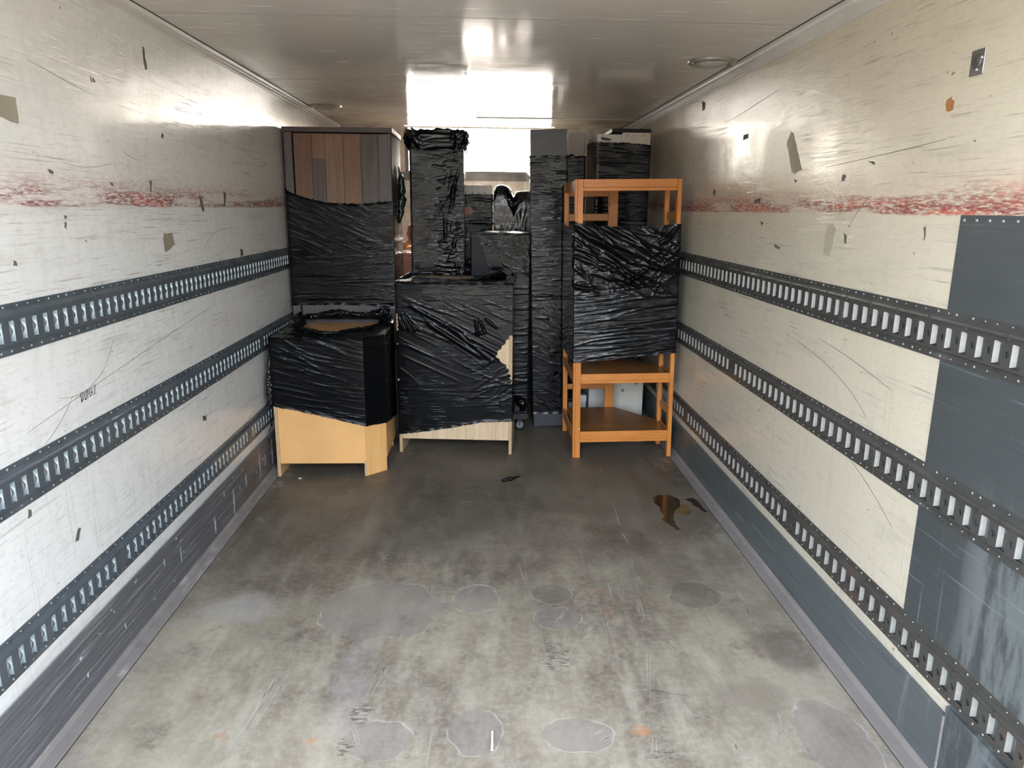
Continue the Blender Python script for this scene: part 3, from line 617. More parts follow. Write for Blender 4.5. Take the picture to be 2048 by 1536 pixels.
def rail(side, z0, z1, joints, pitch, ws, hole, mat, label, y_first, lip):
    s = -1 if side == 'L' else 1
    X = lambda o_: s * (HW - o_)
    root = empty('lashing_rail', (s * HW, 3.0, z0), label, 'cargo rail', 'steel lashing rails along the walls')
    WO = 0.0135
    zw0, zw1 = z0 + 0.028, z1 - 0.036
    zs0, zs1 = (zw0 + zw1) / 2 - 0.0285, (zw0 + zw1) / 2 + 0.0285
    low = [(0.0, z0), (0.003, z0), (0.003, z0 + 0.020), (WO, zw0)]
    if lip == 'roll': up = [(WO, zw1), (WO, z1 - 0.033), (0.0185, z1 - 0.031), (0.0195, z1 - 0.027), (0.0175, z1 - 0.022), (0.009, z1 - 0.019), (0.0035, z1 - 0.016), (0.003, z1), (0.0, z1)]
    else: up = [(WO, zw1), (WO, z1 - 0.035), (0.0160, z1 - 0.032), (0.0158, z1 - 0.027), (0.0125, z1 - 0.022), (0.006, z1 - 0.018), (0.003, z1 - 0.015), (0.003, z1), (0.0, z1)]
    ends = [Y0] + joints + [YB]
    k = 0
    slots = []
    ys = y_first
    while ys > ends[0] + 0.05: ys -= pitch
    ys += pitch
    while ys < YB - 0.06: slots.append(ys); ys += pitch
    for a, b in zip(ends[:-1], ends[1:]):
        a += 0.0015; b -= 0.0015
        V = []; F = []
        def quad(p): i = len(V); V.extend(p); F.append((i, i + 1, i + 2, i + 3))
        for rows in (low, up):
            for (o1, q1), (o2, q2) in zip(rows[:-1], rows[1:]):
                quad([(X(o1), a, q1), (X(o1), b, q1), (X(o2), b, q2), (X(o2), a, q2)])
        web = lambda ya, yb, za, zb: quad([(X(WO), ya, za), (X(WO), yb, za), (X(WO), yb, zb), (X(WO), ya, zb)])
        web(a, b, zw0, zs0); web(a, b, zs1, zw1)
        sl = [y for y in slots if y - ws / 2 > a + 0.006 and y + ws / 2 < b - 0.006]
        cur = a
        for y in sl + [None]:
            ya, yb = cur, (y - ws / 2 if y is not None else b)
            if hole and 0.015 < yb - ya < 0.06:
                cy, cz, r = (ya + yb) / 2, (zs0 + zs1) / 2, 0.0085
                per = [(ya, zs0), ((ya + yb) / 2, zs0), (yb, zs0), (yb, (zs0 * 2 + zs1) / 3), (yb, (zs0 + zs1) / 2), (yb, (zs0 + 2 * zs1) / 3), (yb, zs1), ((ya + yb) / 2, zs1), (ya, zs1), (ya, (zs0 + 2 * zs1) / 3), (ya, (zs0 + zs1) / 2), (ya, (zs0 * 2 + zs1) / 3)]
                m = len(per); i0 = len(V)
                V.extend([(X(WO), p, q) for p, q in per])
                V.extend([(X(WO), cy + r * math.cos(math.atan2(q - cz, p - cy)), cz + r * math.sin(math.atan2(q - cz, p - cy))) for p, q in per])
                V.extend([(X(WO - 0.004), cy + r * math.cos(math.atan2(q - cz, p - cy)), cz + r * math.sin(math.atan2(q - cz, p - cy))) for p, q in per])
                for j in range(m):
                    j2 = (j + 1) % m
                    F.append((i0 + j, i0 + j2, i0 + m + j2, i0 + m + j)); F.append((i0 + m + j, i0 + m + j2, i0 + 2 * m + j2, i0 + 2 * m + j))
            else: web(ya, yb, zs0, zs1)
            if y is not None:
                cur = y + ws / 2
                t_ = 0.0026            # sheet thickness shown inside the slot
                quad([(X(WO), y - ws / 2, zs0), (X(WO - t_), y - ws / 2, zs0), (X(WO - t_), y - ws / 2, zs1), (X(WO), y - ws / 2, zs1)])
                quad([(X(WO), y - ws / 2, zs0), (X(WO), y + ws / 2, zs0), (X(WO - t_), y + ws / 2, zs0), (X(WO - t_), y - ws / 2, zs0)])
                quad([(X(WO), y - ws / 2, zs1), (X(WO), y + ws / 2, zs1), (X(WO - t_), y + ws / 2, zs1), (X(WO - t_), y - ws / 2, zs1)])
        if hole: quad([(X(0.0012), a, zs0 - 0.004), (X(0.0012), b, zs0 - 0.004), (X(0.0012), b, zs1 + 0.004), (X(0.0012), a, zs1 + 0.004)])  # dark backing sheet added to stand for the shade behind the slots
        sec = mesh('rail_section', V, F, mat, root)
        bm = bmesh.new(); bm.from_mesh(sec.data); bmesh.ops.remove_doubles(bm, verts=bm.verts, dist=0.0002); bm.to_mesh(sec.data); bm.free()
        # rivet heads on both flanges
        rv = []; rr = random.Random(int(a * 100) + int(z0 * 1000)); y = a + 0.03
        while y < b - 0.02:
            for zf in (z0 + 0.010, z1 - 0.008):
                big = rr.random() < 0.5
                rr_ = 0.0042 if big else 0.0024
                rv.append(lathe([(rr_, 0.0), (rr_ * 0.9, 0.0012), (rr_ * 0.5, 0.0022), (0.0004, 0.0024)], 8, (X(0.003), y + rr.uniform(-0.01, 0.01), zf), 'X', -s))
            y += 0.048
        V2, F2 = merge(rv)
        ro = fixn(mesh('rivet_row', V2, F2, M['rivet'], sec, True)); ro['kind'] = 'stuff'
        # tongues punched from the slots
        for y in sl:
            if 0.9 < y < 5.0:
                t = bpy.data.objects.new('slot_tongue', TL if side == 'L' else TR); COL.objects.link(t)
                t.parent = sec
                t.location = (X(WO) - s * HW, y + ws / 2 - 3.0 - 0.0013, (zs0 + zs1) / 2 - z0)
                t.scale = (s, 1, 1)
        if a > Y0 + 0.1:   # joint plate
            box('joint_plate', X(WO + 0.0005), X(WO - 0.001), a - 0.014, a + 0.014, zw0 + 0.002, zw1 - 0.002, mat, sec, 0.0004)
        if lip == 'roll':
            hk = []; y = a + 0.10
            while y < b - 0.03:
                hk.append((boxv(min(X(0.0205), X(0.015)), max(X(0.0205), X(0.015)), y - 0.004, y + 0.004, z1 - 0.036, z1 - 0.020), BOXF)); y += 0.155
            if hk:
                o_ = mesh('lip_notch', *merge(hk), M['seam'], sec); o_['kind'] = 'stuff'
    return root
rail('L', 1.118, 1.250, [2.36, 5.3], 0.0502, 0.0215, False, M['rail_l'], 'top blue grey slotted lashing rail on the left wall', 1.932, 'soft')
rail('L', 0.712, 0.842, [2.36, 4.05], 0.0502, 0.0215, False, M['rail_l'], 'middle blue grey slotted lashing rail on the left wall', 1.940, 'soft')
rail('L', 0.285, 0.408, [2.342, 3.75], 0.0502, 0.0215, False, M['rail_l'], 'lowest blue grey slotted lashing rail above the left kick board', 1.925, 'soft')
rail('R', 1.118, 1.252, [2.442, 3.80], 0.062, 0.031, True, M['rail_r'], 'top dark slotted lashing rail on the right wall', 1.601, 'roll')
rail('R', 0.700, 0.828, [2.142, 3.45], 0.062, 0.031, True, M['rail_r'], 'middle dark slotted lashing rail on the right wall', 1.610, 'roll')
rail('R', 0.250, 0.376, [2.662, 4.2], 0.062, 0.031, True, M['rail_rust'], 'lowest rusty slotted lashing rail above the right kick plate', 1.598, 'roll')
pv = []
for i in range(9):
    y = 1.87 - i * 0.05 * (1 + 0.0 * i)
    pv.append(lathe([(0.0042, 0), (0.0036, 0.0014), (0.0005, 0.002)], 10, (1.2222, 1.872 - 0.048 * i, 1.482), 'X', -1))
o = fixn(mesh('panel_screw', *merge(pv), M['rivet'], wr)); o['kind'] = 'stuff'

# ---- ceiling lamps
def lamp(x, y, label):
    r = empty('ceiling_light', (x, y, ZC), label, 'ceiling light', 'round lamps in the ceiling edges')
    v, f = lathe([(0.112, 0.0), (0.112, 0.006), (0.106, 0.013), (0.094, 0.017), (0.084, 0.016), (0.080, 0.010), (0.080, 0.0)], 40, (x, y, ZC), 'Z', -1)
    mesh('rim', v, f, M['lamprim'], r, True)
    v, f = lathe([(0.079, 0.004), (0.077, 0.012), (0.066, 0.021), (0.04, 0.028), (0.001, 0.030)], 40, (x, y, ZC), 'Z', -1)
    mesh('lens', v, f, M['lens'], r, True)
    for a in (10, 190):
        v, f = lathe([(0.006, 0.0), (0.006, 0.004), (0.001, 0.006)], 10, (x + 0.100 * math.cos(R(a)), y + 0.100 * math.sin(R(a)), ZC - 0.0145), 'Z', -1)
        mesh('screw', v, f, M['chrome'], r)
lamp(1.072, 3.663, 'round metal rimmed lamp on the ceiling above the right wall')
lamp(-1.083, 5.44, 'round lamp in the far ceiling corner above the tall wardrobe')
# ---- lashing plate high on the right wall
pr = empty('anchor_plate', (HW, 1.912, 1.862), 'small square zinc anchor plate high on the right wall', 'anchor plate')
box('plate', 1.2215, HW, 1.886, 1.938, 1.833, 1.893, M['chrome'], pr, 0.0008)
v, f = lathe([(0.017, 0.0), (0.017, 0.003), (0.012, 0.006), (0.009, 0.0035), (0.001, 0.003)], 18, (1.2215, 1.912, 1.864), 'X', -1)
mesh('dished_boss', v, f, M['rail_r'], pr, True)
for dy, dz in ((-0.016, 0.008), (0.014, 0.004), (-0.002, -0.018)):
    v, f = lathe([(0.0042, 0), (0.003, 0.003), (0.0005, 0.004)], 8, (1.2215, 1.912 + dy, 1.864 + dz), 'X', -1)
    mesh('screw', v, f, M['rivet'], pr)

# ================================================================== STRETCH FILM TOOLS
def film(name, parent, path, zt, zb, mat, ds=0.008, ridges=(), seed=0, cut=None, edge=0.004, man=(), loose=0.0):
    """A sheet of film running along the (x, y) path, between the heights zb(s) and zt(s); folds are raised in the mesh."""
    rng = np.random.default_rng(seed)
    P = np.array(path, float); seg = np.linalg.norm(np.diff(P, axis=0), axis=1); S = np.r_[0, np.cumsum(seg)]
    n = max(8, int(S[-1] / ds)); s = np.unique(np.r_[np.linspace(0, S[-1], n), S])
    x = np.interp(s, S, P[:, 0]); y = np.interp(s, S, P[:, 1])
    i = np.clip(np.searchsorted(S, s, side='right') - 1, 0, len(seg) - 1)
    d = np.diff(P, axis=0) / seg[:, None]
    nx, ny = d[i, 1], -d[i, 0]
    for k in range(1, len(S) - 1):                           # mitre at the corners
        w = np.clip(1 - np.abs(s - S[k]) / 0.012, 0, 1) * 0.5
        a, b = d[k - 1], d[k]
        ox = np.where(s < S[k], b[1], a[1]); oy = np.where(s < S[k], -b[0], -a[0])
        nx = nx * (1 - w) + ox * w; ny = ny * (1 - w) + oy * w
    T = np.interp(s, *zip(*zt)) if not np.isscalar(zt) else np.full_like(s, zt)
    B = np.interp(s, *zip(*zb)) if not np.isscalar(zb) else np.full_like(s, zb)
    m = max(6, int((T - B).max() / ds)); t = np.linspace(0, 1, m)
    SS, TT = np.meshgrid(s, t, indexing='ij'); ZZ = B[:, None] + TT * (T - B)[:, None]
    H = np.zeros_like(SS)
    def ridge(s0, z0, ang, ln, w, amp, cv=0.0):
        ca, sa = math.cos(ang), math.sin(ang)
        p = (SS - s0) * ca + (ZZ - z0) * sa; q = -(SS - s0) * sa + (ZZ - z0) * ca + cv * p * p
        e = np.clip(1 - (p / (ln / 2)) ** 2, 0, 1)
        H.__iadd__(amp * np.sqrt(e) * np.exp(-(q / w) ** 2))
    for r in ridges:
        for _ in range(r['n']):
            s0 = rng.uniform(*r.get('s', (0, S[-1]))); z0 = rng.uniform(*r.get('z', (B.min(), T.max())))
            ridge(s0, z0, R(r.get('a', 0) + rng.normal(0, r.get('sd', 4))), rng.uniform(*r.get('l', (0.1, 0.4))), rng.uniform(*r.get('w', (0.004, 0.009))), rng.uniform(*r.get('h', (0.001, 0.003))), rng.normal(0, 0.25))
    for q in man: ridge(q[0], q[1], R(q[2]), *q[3:])
    if edge:
        for q in range(5):
            ph = rng.uniform(0, 6.28); fr = rng.uniform(30, 90)
            w_ = 0.5 + 0.5 * np.sin(SS * fr + ph)
            H += edge * 0.3 * w_ * (np.exp(-((T[:, None] - ZZ) / 0.010) ** 2) + np.exp(-((ZZ - B[:, None]) / 0.010) ** 2))
    H += 0.0025
    if loose: H += loose * np.sin(SS * 9 + seed) * np.sin(ZZ * 8 + 1.0 + seed)
    jag = rng.normal(0, 0.0022, size=SS.shape) * (np.abs(TT - 1) < 1e-6) + rng.normal(0, 0.0015, size=SS.shape) * (TT < 1e-6)
    X = x[:, None] + nx[:, None] * H; Y = y[:, None] + ny[:, None] * H; Zf = ZZ + jag
    v = np.stack([X, Y, Zf], -1).reshape(-1, 3); uv = np.stack([SS, ZZ], -1).reshape(-1, 2)
    f = []
    ns, nt = SS.shape
    for a in range(ns - 1):
        for b in range(nt - 1):
            if cut is not None and cut(0.5 * (x[a] + x[a + 1]), 0.5 * (y[a] + y[a + 1]), ZZ[a, b]): continue
            f.append((a * nt + b, (a + 1) * nt + b, (a + 1) * nt + b + 1, a * nt + b + 1))
    return mesh(name, v.tolist(), f, mat, parent, True, uv)
def film_top(name, parent, outer, hole, z, mat, rings=12, rise=None, seed=1, amp=0.012, n=150):
    """Film folded over a top: a crumpled collar between the outer outline and a torn opening."""
    O = np.array(outer, float); O = np.vstack([O, O[:1]]); seg = np.linalg.norm(np.diff(O, axis=0), axis=1); S = np.r_[0, np.cumsum(seg)]
    u = np.linspace(0, S[-1], n, endpoint=False)
    ox, oy = np.interp(u, S, O[:, 0]), np.interp(u, S, O[:, 1])
    Hh = np.array(hole, float); c = Hh.mean(0)
    hc = np.vstack([Hh, Hh[:1]])
    ix = np.zeros(n); iy = np.zeros(n)
    for k in range(n):
        dx, dy = ox[k] - c[0], oy[k] - c[1]; best = None
        for a, b in zip(hc[:-1], hc[1:]):
            ex, ey = b - a; den = dx * ey - dy * ex
            if abs(den) < 1e-12: continue
            t = ((a[0] - c[0]) * ey - (a[1] - c[1]) * ex) / den; w = ((a[0] - c[0]) * dy - (a[1] - c[1]) * dx) / den
            if t > 0 and -1e-6 <= w <= 1 + 1e-6 and (best is None or t < best): best = t
        best = min(best if best else 0.5, 0.97); ix[k], iy[k] = c[0] + dx * best, c[1] + dy * best
    v = []; f = []; uv = []
    for r in range(rings + 1):
        t = r / rings
        for k in range(n):
            x = ox[k] + (ix[k] - ox[k]) * t; y = oy[k] + (iy[k] - oy[k]) * t
            h = 0.0025 + amp * max(0.0, ridged((x, y, 0.3), 14, seed) - 0.25) * (0.25 + t)
            if r == rings: h += 0.006 * abs(tn((x, y, 0), 40, seed)); x += 0.006 * tn((x, y, 1), 45, seed); y += 0.006 * tn((x, y, 2), 45, seed)
            if rise: h += rise(x, y, t)
            v.append((x, y, z + h)); uv.append((u[k], t * 0.3))
    for r in range(rings):
        for k in range(n):
            k2 = (k + 1) % n
            f.append((r * n + k, r * n + k2, (r + 1) * n + k2, (r + 1) * n + k))
    return mesh(name, v, f, mat, parent, True, uv)
def crumple(name, parent, path, rad, mat, seed=1, seg=22, n=60, amp=0.7, freq=30):
    """A twisted, bunched roll of film along a 3-D path."""
    P = np.array(path, float); sg = np.linalg.norm(np.diff(P, axis=0), axis=1); S = np.r_[0, np.cumsum(sg)]
    u = np.linspace(0, S[-1], n); C = np.stack([np.interp(u, S, P[:, k]) for k in range(3)], 1)
    rr = np.interp(np.linspace(0, 1, n), np.linspace(0, 1, len(rad)), rad) if hasattr(rad, '__len__') else np.full(n, rad)
    v, f = tube([tuple(c) for c in C], list(rr), seg)
    uv = [(u[i] * 1.0, k / seg * 0.12) for i in range(n) for k in range(seg)]
    o = []
    for i in range(n):
        for k in range(seg):
            p = Vector(v[i * seg + k]); c = Vector(C[i])
            g_ = 1 + amp * (ridged(p, freq, seed) - 0.55) + 0.25 * tn(p, freq * 2.6, seed)
            o.append(tuple(c + (p - c) * max(0.15, g_)))
    return mesh(name, o, f, mat, parent, True, uv)

# ================================================================== FURNITURE
# ---- tall wardrobe, back left
wd = empty('wardrobe', (-0.88, 4.97, 0), 'tall dark wardrobe with mixed plank door and black film around its middle', 'wardrobe')
wx0, wx1, wy0, wy1, wz = -1.202, -0.554, 4.72, 5.21, 1.968
box('side_panel', wx0, wx0 + 0.022, wy0, wy1, 0, wz - 0.03, M['darkside'], wd)
box('side_panel', wx1 - 0.022, wx1, wy0 + 0.001, wy1, 0, wz - 0.03, M['darkside'], wd)
box('back_panel', wx0 + 0.022, wx1 - 0.022, wy1 - 0.01, wy1, 0.05, wz - 0.03, M['darkside'], wd)
box('top_panel', wx0 - 0.004, wx1 + 0.008, wy0 - 0.010, wy1, wz - 0.029, wz, M['darkwood'], wd, 0.0015)
box('plinth', wx0 + 0.022, wx1 - 0.022, wy0 + 0.03, wy0 + 0.05, 0, 0.06, M['darkwood'], wd)
box('stile', wx0 + 0.003, -1.152, wy0 - 0.004, wy0 + 0.02, 0.06, wz - 0.031, M['greywood'], wd)
dr_ = box('door', -1.142, wx1 - 0.002, wy0 - 0.002, wy0 + 0.018, 0.94, wz - 0.036, M['darkside'], wd)
for x0, x1, z0, z1, m in [(-1.141, -1.034, 0.941, wz - 0.037, 'plank_a'), (-1.033, -0.955, 1.785, wz - 0.037, 'plank_b'), (-1.033, -0.955, 0.941, 1.784, 'plank_c'), (-0.954, -0.846, 0.941, wz - 0.037, 'plank_d'), (-0.845, -0.740, 0.941, wz - 0.037, 'plank_b'), (-0.739, -0.634, 0.941, wz - 0.037, 'plank_c'), (-0.633, wx1 - 0.003, 0.941, wz - 0.037, 'greywood')]:
    box('plank', x0 + 0.0006, x1 - 0.0006, wy0 - 0.0045, wy0 - 0.0015, z0, z1, M[m], dr_, 0.0006)
df = box('drawer_front', -1.142, wx1 - 0.002, wy0 - 0.004, wy0 + 0.018, 0.50, 0.934, M['greywood'], wd)
box('drawer_front', -1.142, wx1 - 0.002, wy0 - 0.004, wy0 + 0.018, 0.07, 0.494, M['greywood'], wd)
sl_, fr_ = 0.20, wx1 - wx0
film('film_wrap', wd, [(wx0 - 0.0005, wy0 + sl_), (wx0 - 0.0005, wy0 - 0.006), (wx1 + 0.002, wy0 - 0.006), (wx1 + 0.002, wy1)],
     [(0, 1.66), (sl_, 1.605), (sl_ + 0.045, 1.582), (sl_ + 0.12, 1.555), (sl_ + 0.25, 1.527), (sl_ + 0.45, 1.520), (sl_ + fr_, 1.540), (sl_ + fr_ + 0.49, 1.55)],
     [(0, 0.90), (sl_, 0.893), (sl_ + 0.3, 0.897), (sl_ + 0.5, 0.893), (sl_ + fr_, 0.872), (sl_ + fr_ + 0.49, 0.87)], M['film_smooth'], 0.005,
     [dict(n=90, a=-22, sd=5, z=(1.20, 1.56), s=(0.1, 0.7), l=(0.12, 0.40), w=(0.0025, 0.005), h=(0.0004, 0.0013)), dict(n=110, a=2, sd=4, z=(0.9, 1.3), l=(0.12, 0.5), w=(0.0025, 0.006), h=(0.0005, 0.0018)), dict(n=50, a=14, sd=6, l=(0.1, 0.3), s=(0.5, 0.9), w=(0.0025, 0.005), h=(0.0004, 0.0012))], 3, edge=0.006)
crumple('film_flap', wd, [(wx1 + 0.008, 5.02, 1.76), (wx1 + 0.020, 5.03, 1.70), (wx1 + 0.022, 5.04, 1.62), (wx1 + 0.022, 5.04, 1.54), (wx1 + 0.012, 5.03, 1.46), (wx1 + 0.006, 5.02, 1.40)], [0.004, 0.016, 0.023, 0.026, 0.020, 0.006], M['film_green'], 4, freq=14, amp=0.5)

# ---- beech coloured corner cabinet, front left
mc = empty('corner_cabinet', (-0.862, 4.30, 0), 'low beech coloured cabinet with cut corner, upper half in black film', 'cabinet')
mz = 0.80
mo = [(-1.166, 4.03), (-0.66, 4.03), (-0.558, 4.127), (-0.558, 4.60), (-1.166, 4.60)]
box('side_panel', -1.166, -1.148, 4.031, 4.60, 0, mz - 0.018, M['mdfside'], mc)
box('edge_band', -1.166, -1.148, 4.0295, 4.031, 0, mz - 0.018, M['chip'], mc, 0)
box('front_panel', -1.1475, -0.664, 4.030, 4.046, 0.076, mz - 0.018, M['mdf'], mc)
prism('corner_panel', [(-0.660, 4.030), (-0.558, 4.127), (-0.5705, 4.140), (-0.6725, 4.043)], 0.0, mz - 0.018, M['mdfside'], mc)
box('edge_band', -0.6735, -0.6600, 4.0285, 4.0300, 0, 0.090, M['chip'], mc, 0)
box('side_panel', -0.575, -0.558, 4.141, 4.60, 0.076, mz - 0.018, M['mdfside'], mc)
box('back_panel', -1.147, -0.576, 4.585, 4.60, 0.0, mz - 0.018, M['mdf'], mc)
prism('top_panel', mo, mz - 0.0175, mz, M['mdftop'], mc)
for u_, z_ in ((0.25, 0.115), (0.80, 0.125)):
    px, py = -0.660 + 0.102 * u_, 4.030 + 0.097 * u_
    v, f = lathe([(0.0045, 0), (0.004, 0.002), (0.0005, 0.003)], 10, (0, 0, 0), 'Y', -1)
    v = [(px + a * 0.72 + b * 0.69, py + b * 0.72 - 0 * a + a * 0.69 - 0.0005, z_ + c_) for a, b, c_ in v]
    mesh('screw_cap', v, f, M['oak'], mc)
mS = [0.57, 0.57 + 0.506, 0.57 + 0.506 + 0.141, 0.57 + 0.506 + 0.141 + 0.473]
film('film_wrap', mc, [(-1.168, 4.60), (-1.168, 4.027), (-0.659, 4.027), (-0.555, 4.126), (-0.555, 4.60)], mz + 0.006,
     [(0, 0.44), (mS[0], 0.418), (mS[0] + 0.25, 0.365), (mS[1], 0.300), (mS[2], 0.292), (mS[3], 0.215)], M['film_smooth'], 0.005,
     [dict(n=85, a=-12, sd=3, s=(0.5, 1.15), l=(0.2, 0.5), w=(0.0025, 0.006), h=(0.0004, 0.0018)), dict(n=30, a=-20, sd=6, s=(0.57, 0.9), z=(0.6, 0.8), l=(0.1, 0.25), w=(0.003, 0.007), h=(0.001, 0.003)), dict(n=70, a=55, sd=14, s=(1.25, 1.7), l=(0.05, 0.2), w=(0.004, 0.008), h=(0.002, 0.004))], 5, edge=0.005)
mhole = [(-1.07, 4.371), (-1.095, 4.53), (-0.991, 4.57), (-0.839, 4.57), (-0.637, 4.57), (-0.632, 4.477), (-0.69, 4.322), (-0.764, 4.248), (-0.827, 4.155), (-0.903, 4.150), (-0.992, 4.244)]
film_top('film_collar', mc, [(-1.171, 4.024), (-0.658, 4.024), (-0.552, 4.125), (-0.552, 4.60), (-1.171, 4.60)], mhole, mz, M['film_crum'], seed=2, amp=0.022,
         rise=lambda x, y, t: 0.050 * max(0, (y - 4.50) / 0.10) * (0.4 + 0.9 * t) + 0.03 * max(0, (-1.04 - x) / 0.12) * t)
crumple('film_roll', mc, [(-1.10, 4.59, 0.835), (-1.00, 4.60, 0.845), (-0.88, 4.602, 0.862), (-0.78, 4.60, 0.85), (-0.66, 4.60, 0.855), (-0.59, 4.585, 0.875), (-0.568, 4.55, 0.84)], [0.016, 0.018, 0.024, 0.018, 0.018, 0.026, 0.012], M['film_crum'], 3, freq=24, n=90)
crumple('film_roll', mc, [(-1.145, 4.56, 0.83), (-1.11, 4.50, 0.845), (-1.085, 4.42, 0.832), (-1.075, 4.37, 0.822), (-1.12, 4.30, 0.815)], [0.010, 0.030, 0.028, 0.020, 0.008], M['film_crum'], 8, freq=20, n=60)
crumple('film_roll', mc, [(-1.075, 4.33, 0.812), (-0.99, 4.225, 0.812), (-0.905, 4.135, 0.810), (-0.82, 4.140, 0.810), (-0.755, 4.235, 0.812), (-0.68, 4.31, 0.812), (-0.62, 4.45, 0.815)], [0.008, 0.012, 0.012, 0.011, 0.011, 0.009, 0.008], M['film_crum'], 9, freq=34, n=100)
crumple('film_tail', mc, [(-1.174, 4.05, 0.74), (-1.178, 4.04, 0.62), (-1.182, 4.03, 0.53), (-1.180, 4.02, 0.46), (-1.176, 4.02, 0.43)], [0.004, 0.009, 0.015, 0.020, 0.012], M['film_crum'], 12, freq=26, n=60)
v, f = tube([(-1.196, 4.03, 0.435), (-1.203, 4.01, 0.42), (-1.203, 4.005, 0.37), (-1.198, 4.03, 0.355), (-1.188, 4.06, 0.33), (-1.190, 4.05, 0.30), (-1.198, 4.03, 0.27), (-1.198, 4.03, 0.235), (-1.202, 4.02, 0.22), (-1.196, 4.03, 0.195)], [0.004, 0.002, 0.0018, 0.002, 0.0035, 0.004, 0.004, 0.0022, 0.0018, 0.001], 8)
mesh('film_strand', v, f, M['film_crum'], mc, True)

# ---- pale oak cabinet in film, centre
dk = empty('oak_cabinet', (-0.521, 4.462, 0), 'waist high pale oak cabinet in torn black film at the centre', 'cabinet', rot=(0, 0, R(-4.6)))
DX, DY = -0.521, 4.462
def dbox(nm, x0, x1, y0, y1, z0, z1, m, bv=0.0012): return box(nm, DX + x0, DX + x1, DY + y0, DY + y1, z0, z1, M[m], dk, bv)
dw, dd, dz = 0.705, 0.44, 1.070
dbox('side_panel', 0, 0.018, 0.001, dd, 0, dz - 0.018, 'oak'); dbox('edge_band', 0, 0.018, -0.0006, 0.001, 0, dz - 0.018, 'chip', 0)
dbox('side_panel', dw - 0.018, dw, 0.001, dd, 0, dz - 0.018, 'oak'); dbox('edge_band', dw - 0.018, dw, -0.0006, 0.001, 0, dz - 0.018, 'chip', 0)
dbox('back_panel', 0.0185, dw - 0.0185, 0.003, 0.018, 0.088, dz - 0.018, 'oak')
dbox('top_panel', 0, dw, 0, dd, dz - 0.0175, dz, 'oaktop')
dbox('shelf', 0.0185, dw - 0.0185, 0.02, dd - 0.02, 0.10, 0.118, 'oak')
v, f = lathe([(0.006, 0), (0.005, 0.0016), (0.0005, 0.002)], 10, (DX + 0.028, DY + 0.003, 0.108), 'Y', -1); mesh('cam_cap', v, f, M['whitewarm'], dk)
def dcut(x, y, z):
    x -= DX; y -= DY
    if y < 0.06 and 0.455 < z < 0.752:
        lim = np.interp(z, [0.455, 0.50, 0.56, 0.60, 0.63, 0.66, 0.70, 0.752], [0.700, 0.692, 0.672, 0.625, 0.605, 0.622, 0.655, 0.690]) + 0.006 * math.sin(z * 190)
        if x > lim: return True
    if y < 0.012 and x < 0.010 + 0.004 * math.sin(z * 260) and (0.775 < z < 0.873 or 0.685 < z < 0.698 or 0.46 < z < 0.472): return True
    return False
film('film_wrap', dk, [(DX - 0.002, DY + dd), (DX - 0.002, DY - 0.003), (DX + dw + 0.002, DY - 0.003), (DX + dw + 0.002, DY + dd)], dz + 0.003,
     [(0, 0.12), (0.443, 0.118), (0.6, 0.138), (0.8, 0.172), (0.95, 0.205), (1.15, 0.216), (1.59, 0.23)], M['film_diag'], 0.005,
     [dict(n=45, a=-24, sd=5, z=(0.5, 0.95), s=(0.42, 1.1), l=(0.15, 0.5), w=(0.0025, 0.006), h=(0.0007, 0.0026)), dict(n=60, a=4, sd=4, z=(0.12, 0.5), l=(0.15, 0.5), w=(0.0025, 0.005), h=(0.0005, 0.0018)), dict(n=45, a=3, sd=3, z=(0.9, 1.07), l=(0.15, 0.5), w=(0.0025, 0.005), h=(0.0005, 0.0015)), dict(n=24, a=28, sd=8, s=(0.9, 1.15), z=(0.25, 0.6), l=(0.06, 0.2), w=(0.004, 0.008), h=(0.001, 0.004))], 7, cut=dcut, edge=0.005,
     man=[(0.50, 0.83, -62, 0.12, 0.007, 0.013), (0.53, 0.825, -58, 0.13, 0.007, 0.014), (0.475, 0.82, -70, 0.09, 0.006, 0.012), (0.565, 0.80, -42, 0.08, 0.006, 0.010), (0.935, 0.80, -80, 0.10, 0.006, 0.014), (0.968, 0.81, -65, 0.09, 0.006, 0.013), (0.955, 0.768, 8, 0.07, 0.007, 0.012), (0.80, 0.72, -32, 0.40, 0.012, 0.012), (0.90, 0.70, -38, 0.34, 0.014, 0.013), (1.0, 0.66, -30, 0.25, 0.012, 0.012), (1.02, 0.83, -40, 0.10, 0.006, 0.010), (0.70, 0.84, -28, 0.40, 0.012, 0.008)])
dhole = [(DX + 0.05, DY + 0.33), (DX + 0.22, DY + 0.42), (DX + 0.42, DY + 0.41), (DX + 0.47, DY + 0.26), (DX + 0.42, DY + 0.15), (DX + 0.26, DY + 0.17), (DX + 0.12, DY + 0.20)]
film_top('film_collar', dk, [(DX - 0.003, DY - 0.004), (DX + dw + 0.003, DY - 0.004), (DX + dw + 0.003, DY + dd), (DX - 0.003, DY + dd)], dhole, dz, M['film_crum'], seed=5, amp=0.008, rise=lambda x, y, t: 0.0)
crumple('film_roll', dk, [(DX + 0.43, DY + 0.10, dz + 0.006), (DX + 0.50, DY + 0.14, dz + 0.014), (DX + 0.57, DY + 0.20, dz + 0.016), (DX + 0.62, DY + 0.30, dz + 0.020), (DX + 0.64, DY + 0.38, dz + 0.010)], [0.006, 0.014, 0.018, 0.022, 0.008], M['film_crum'], 6, freq=26)
crumple('film_roll', dk, [(DX + 0.00, DY + 0.12, dz + 0.006), (DX + 0.03, DY + 0.24, dz + 0.014), (DX + 0.02, DY + 0.36, dz + 0.012), (DX + 0.06, DY + 0.41, dz + 0.006)], [0.005, 0.012, 0.014, 0.006], M['film_crum'], 16, freq=30)

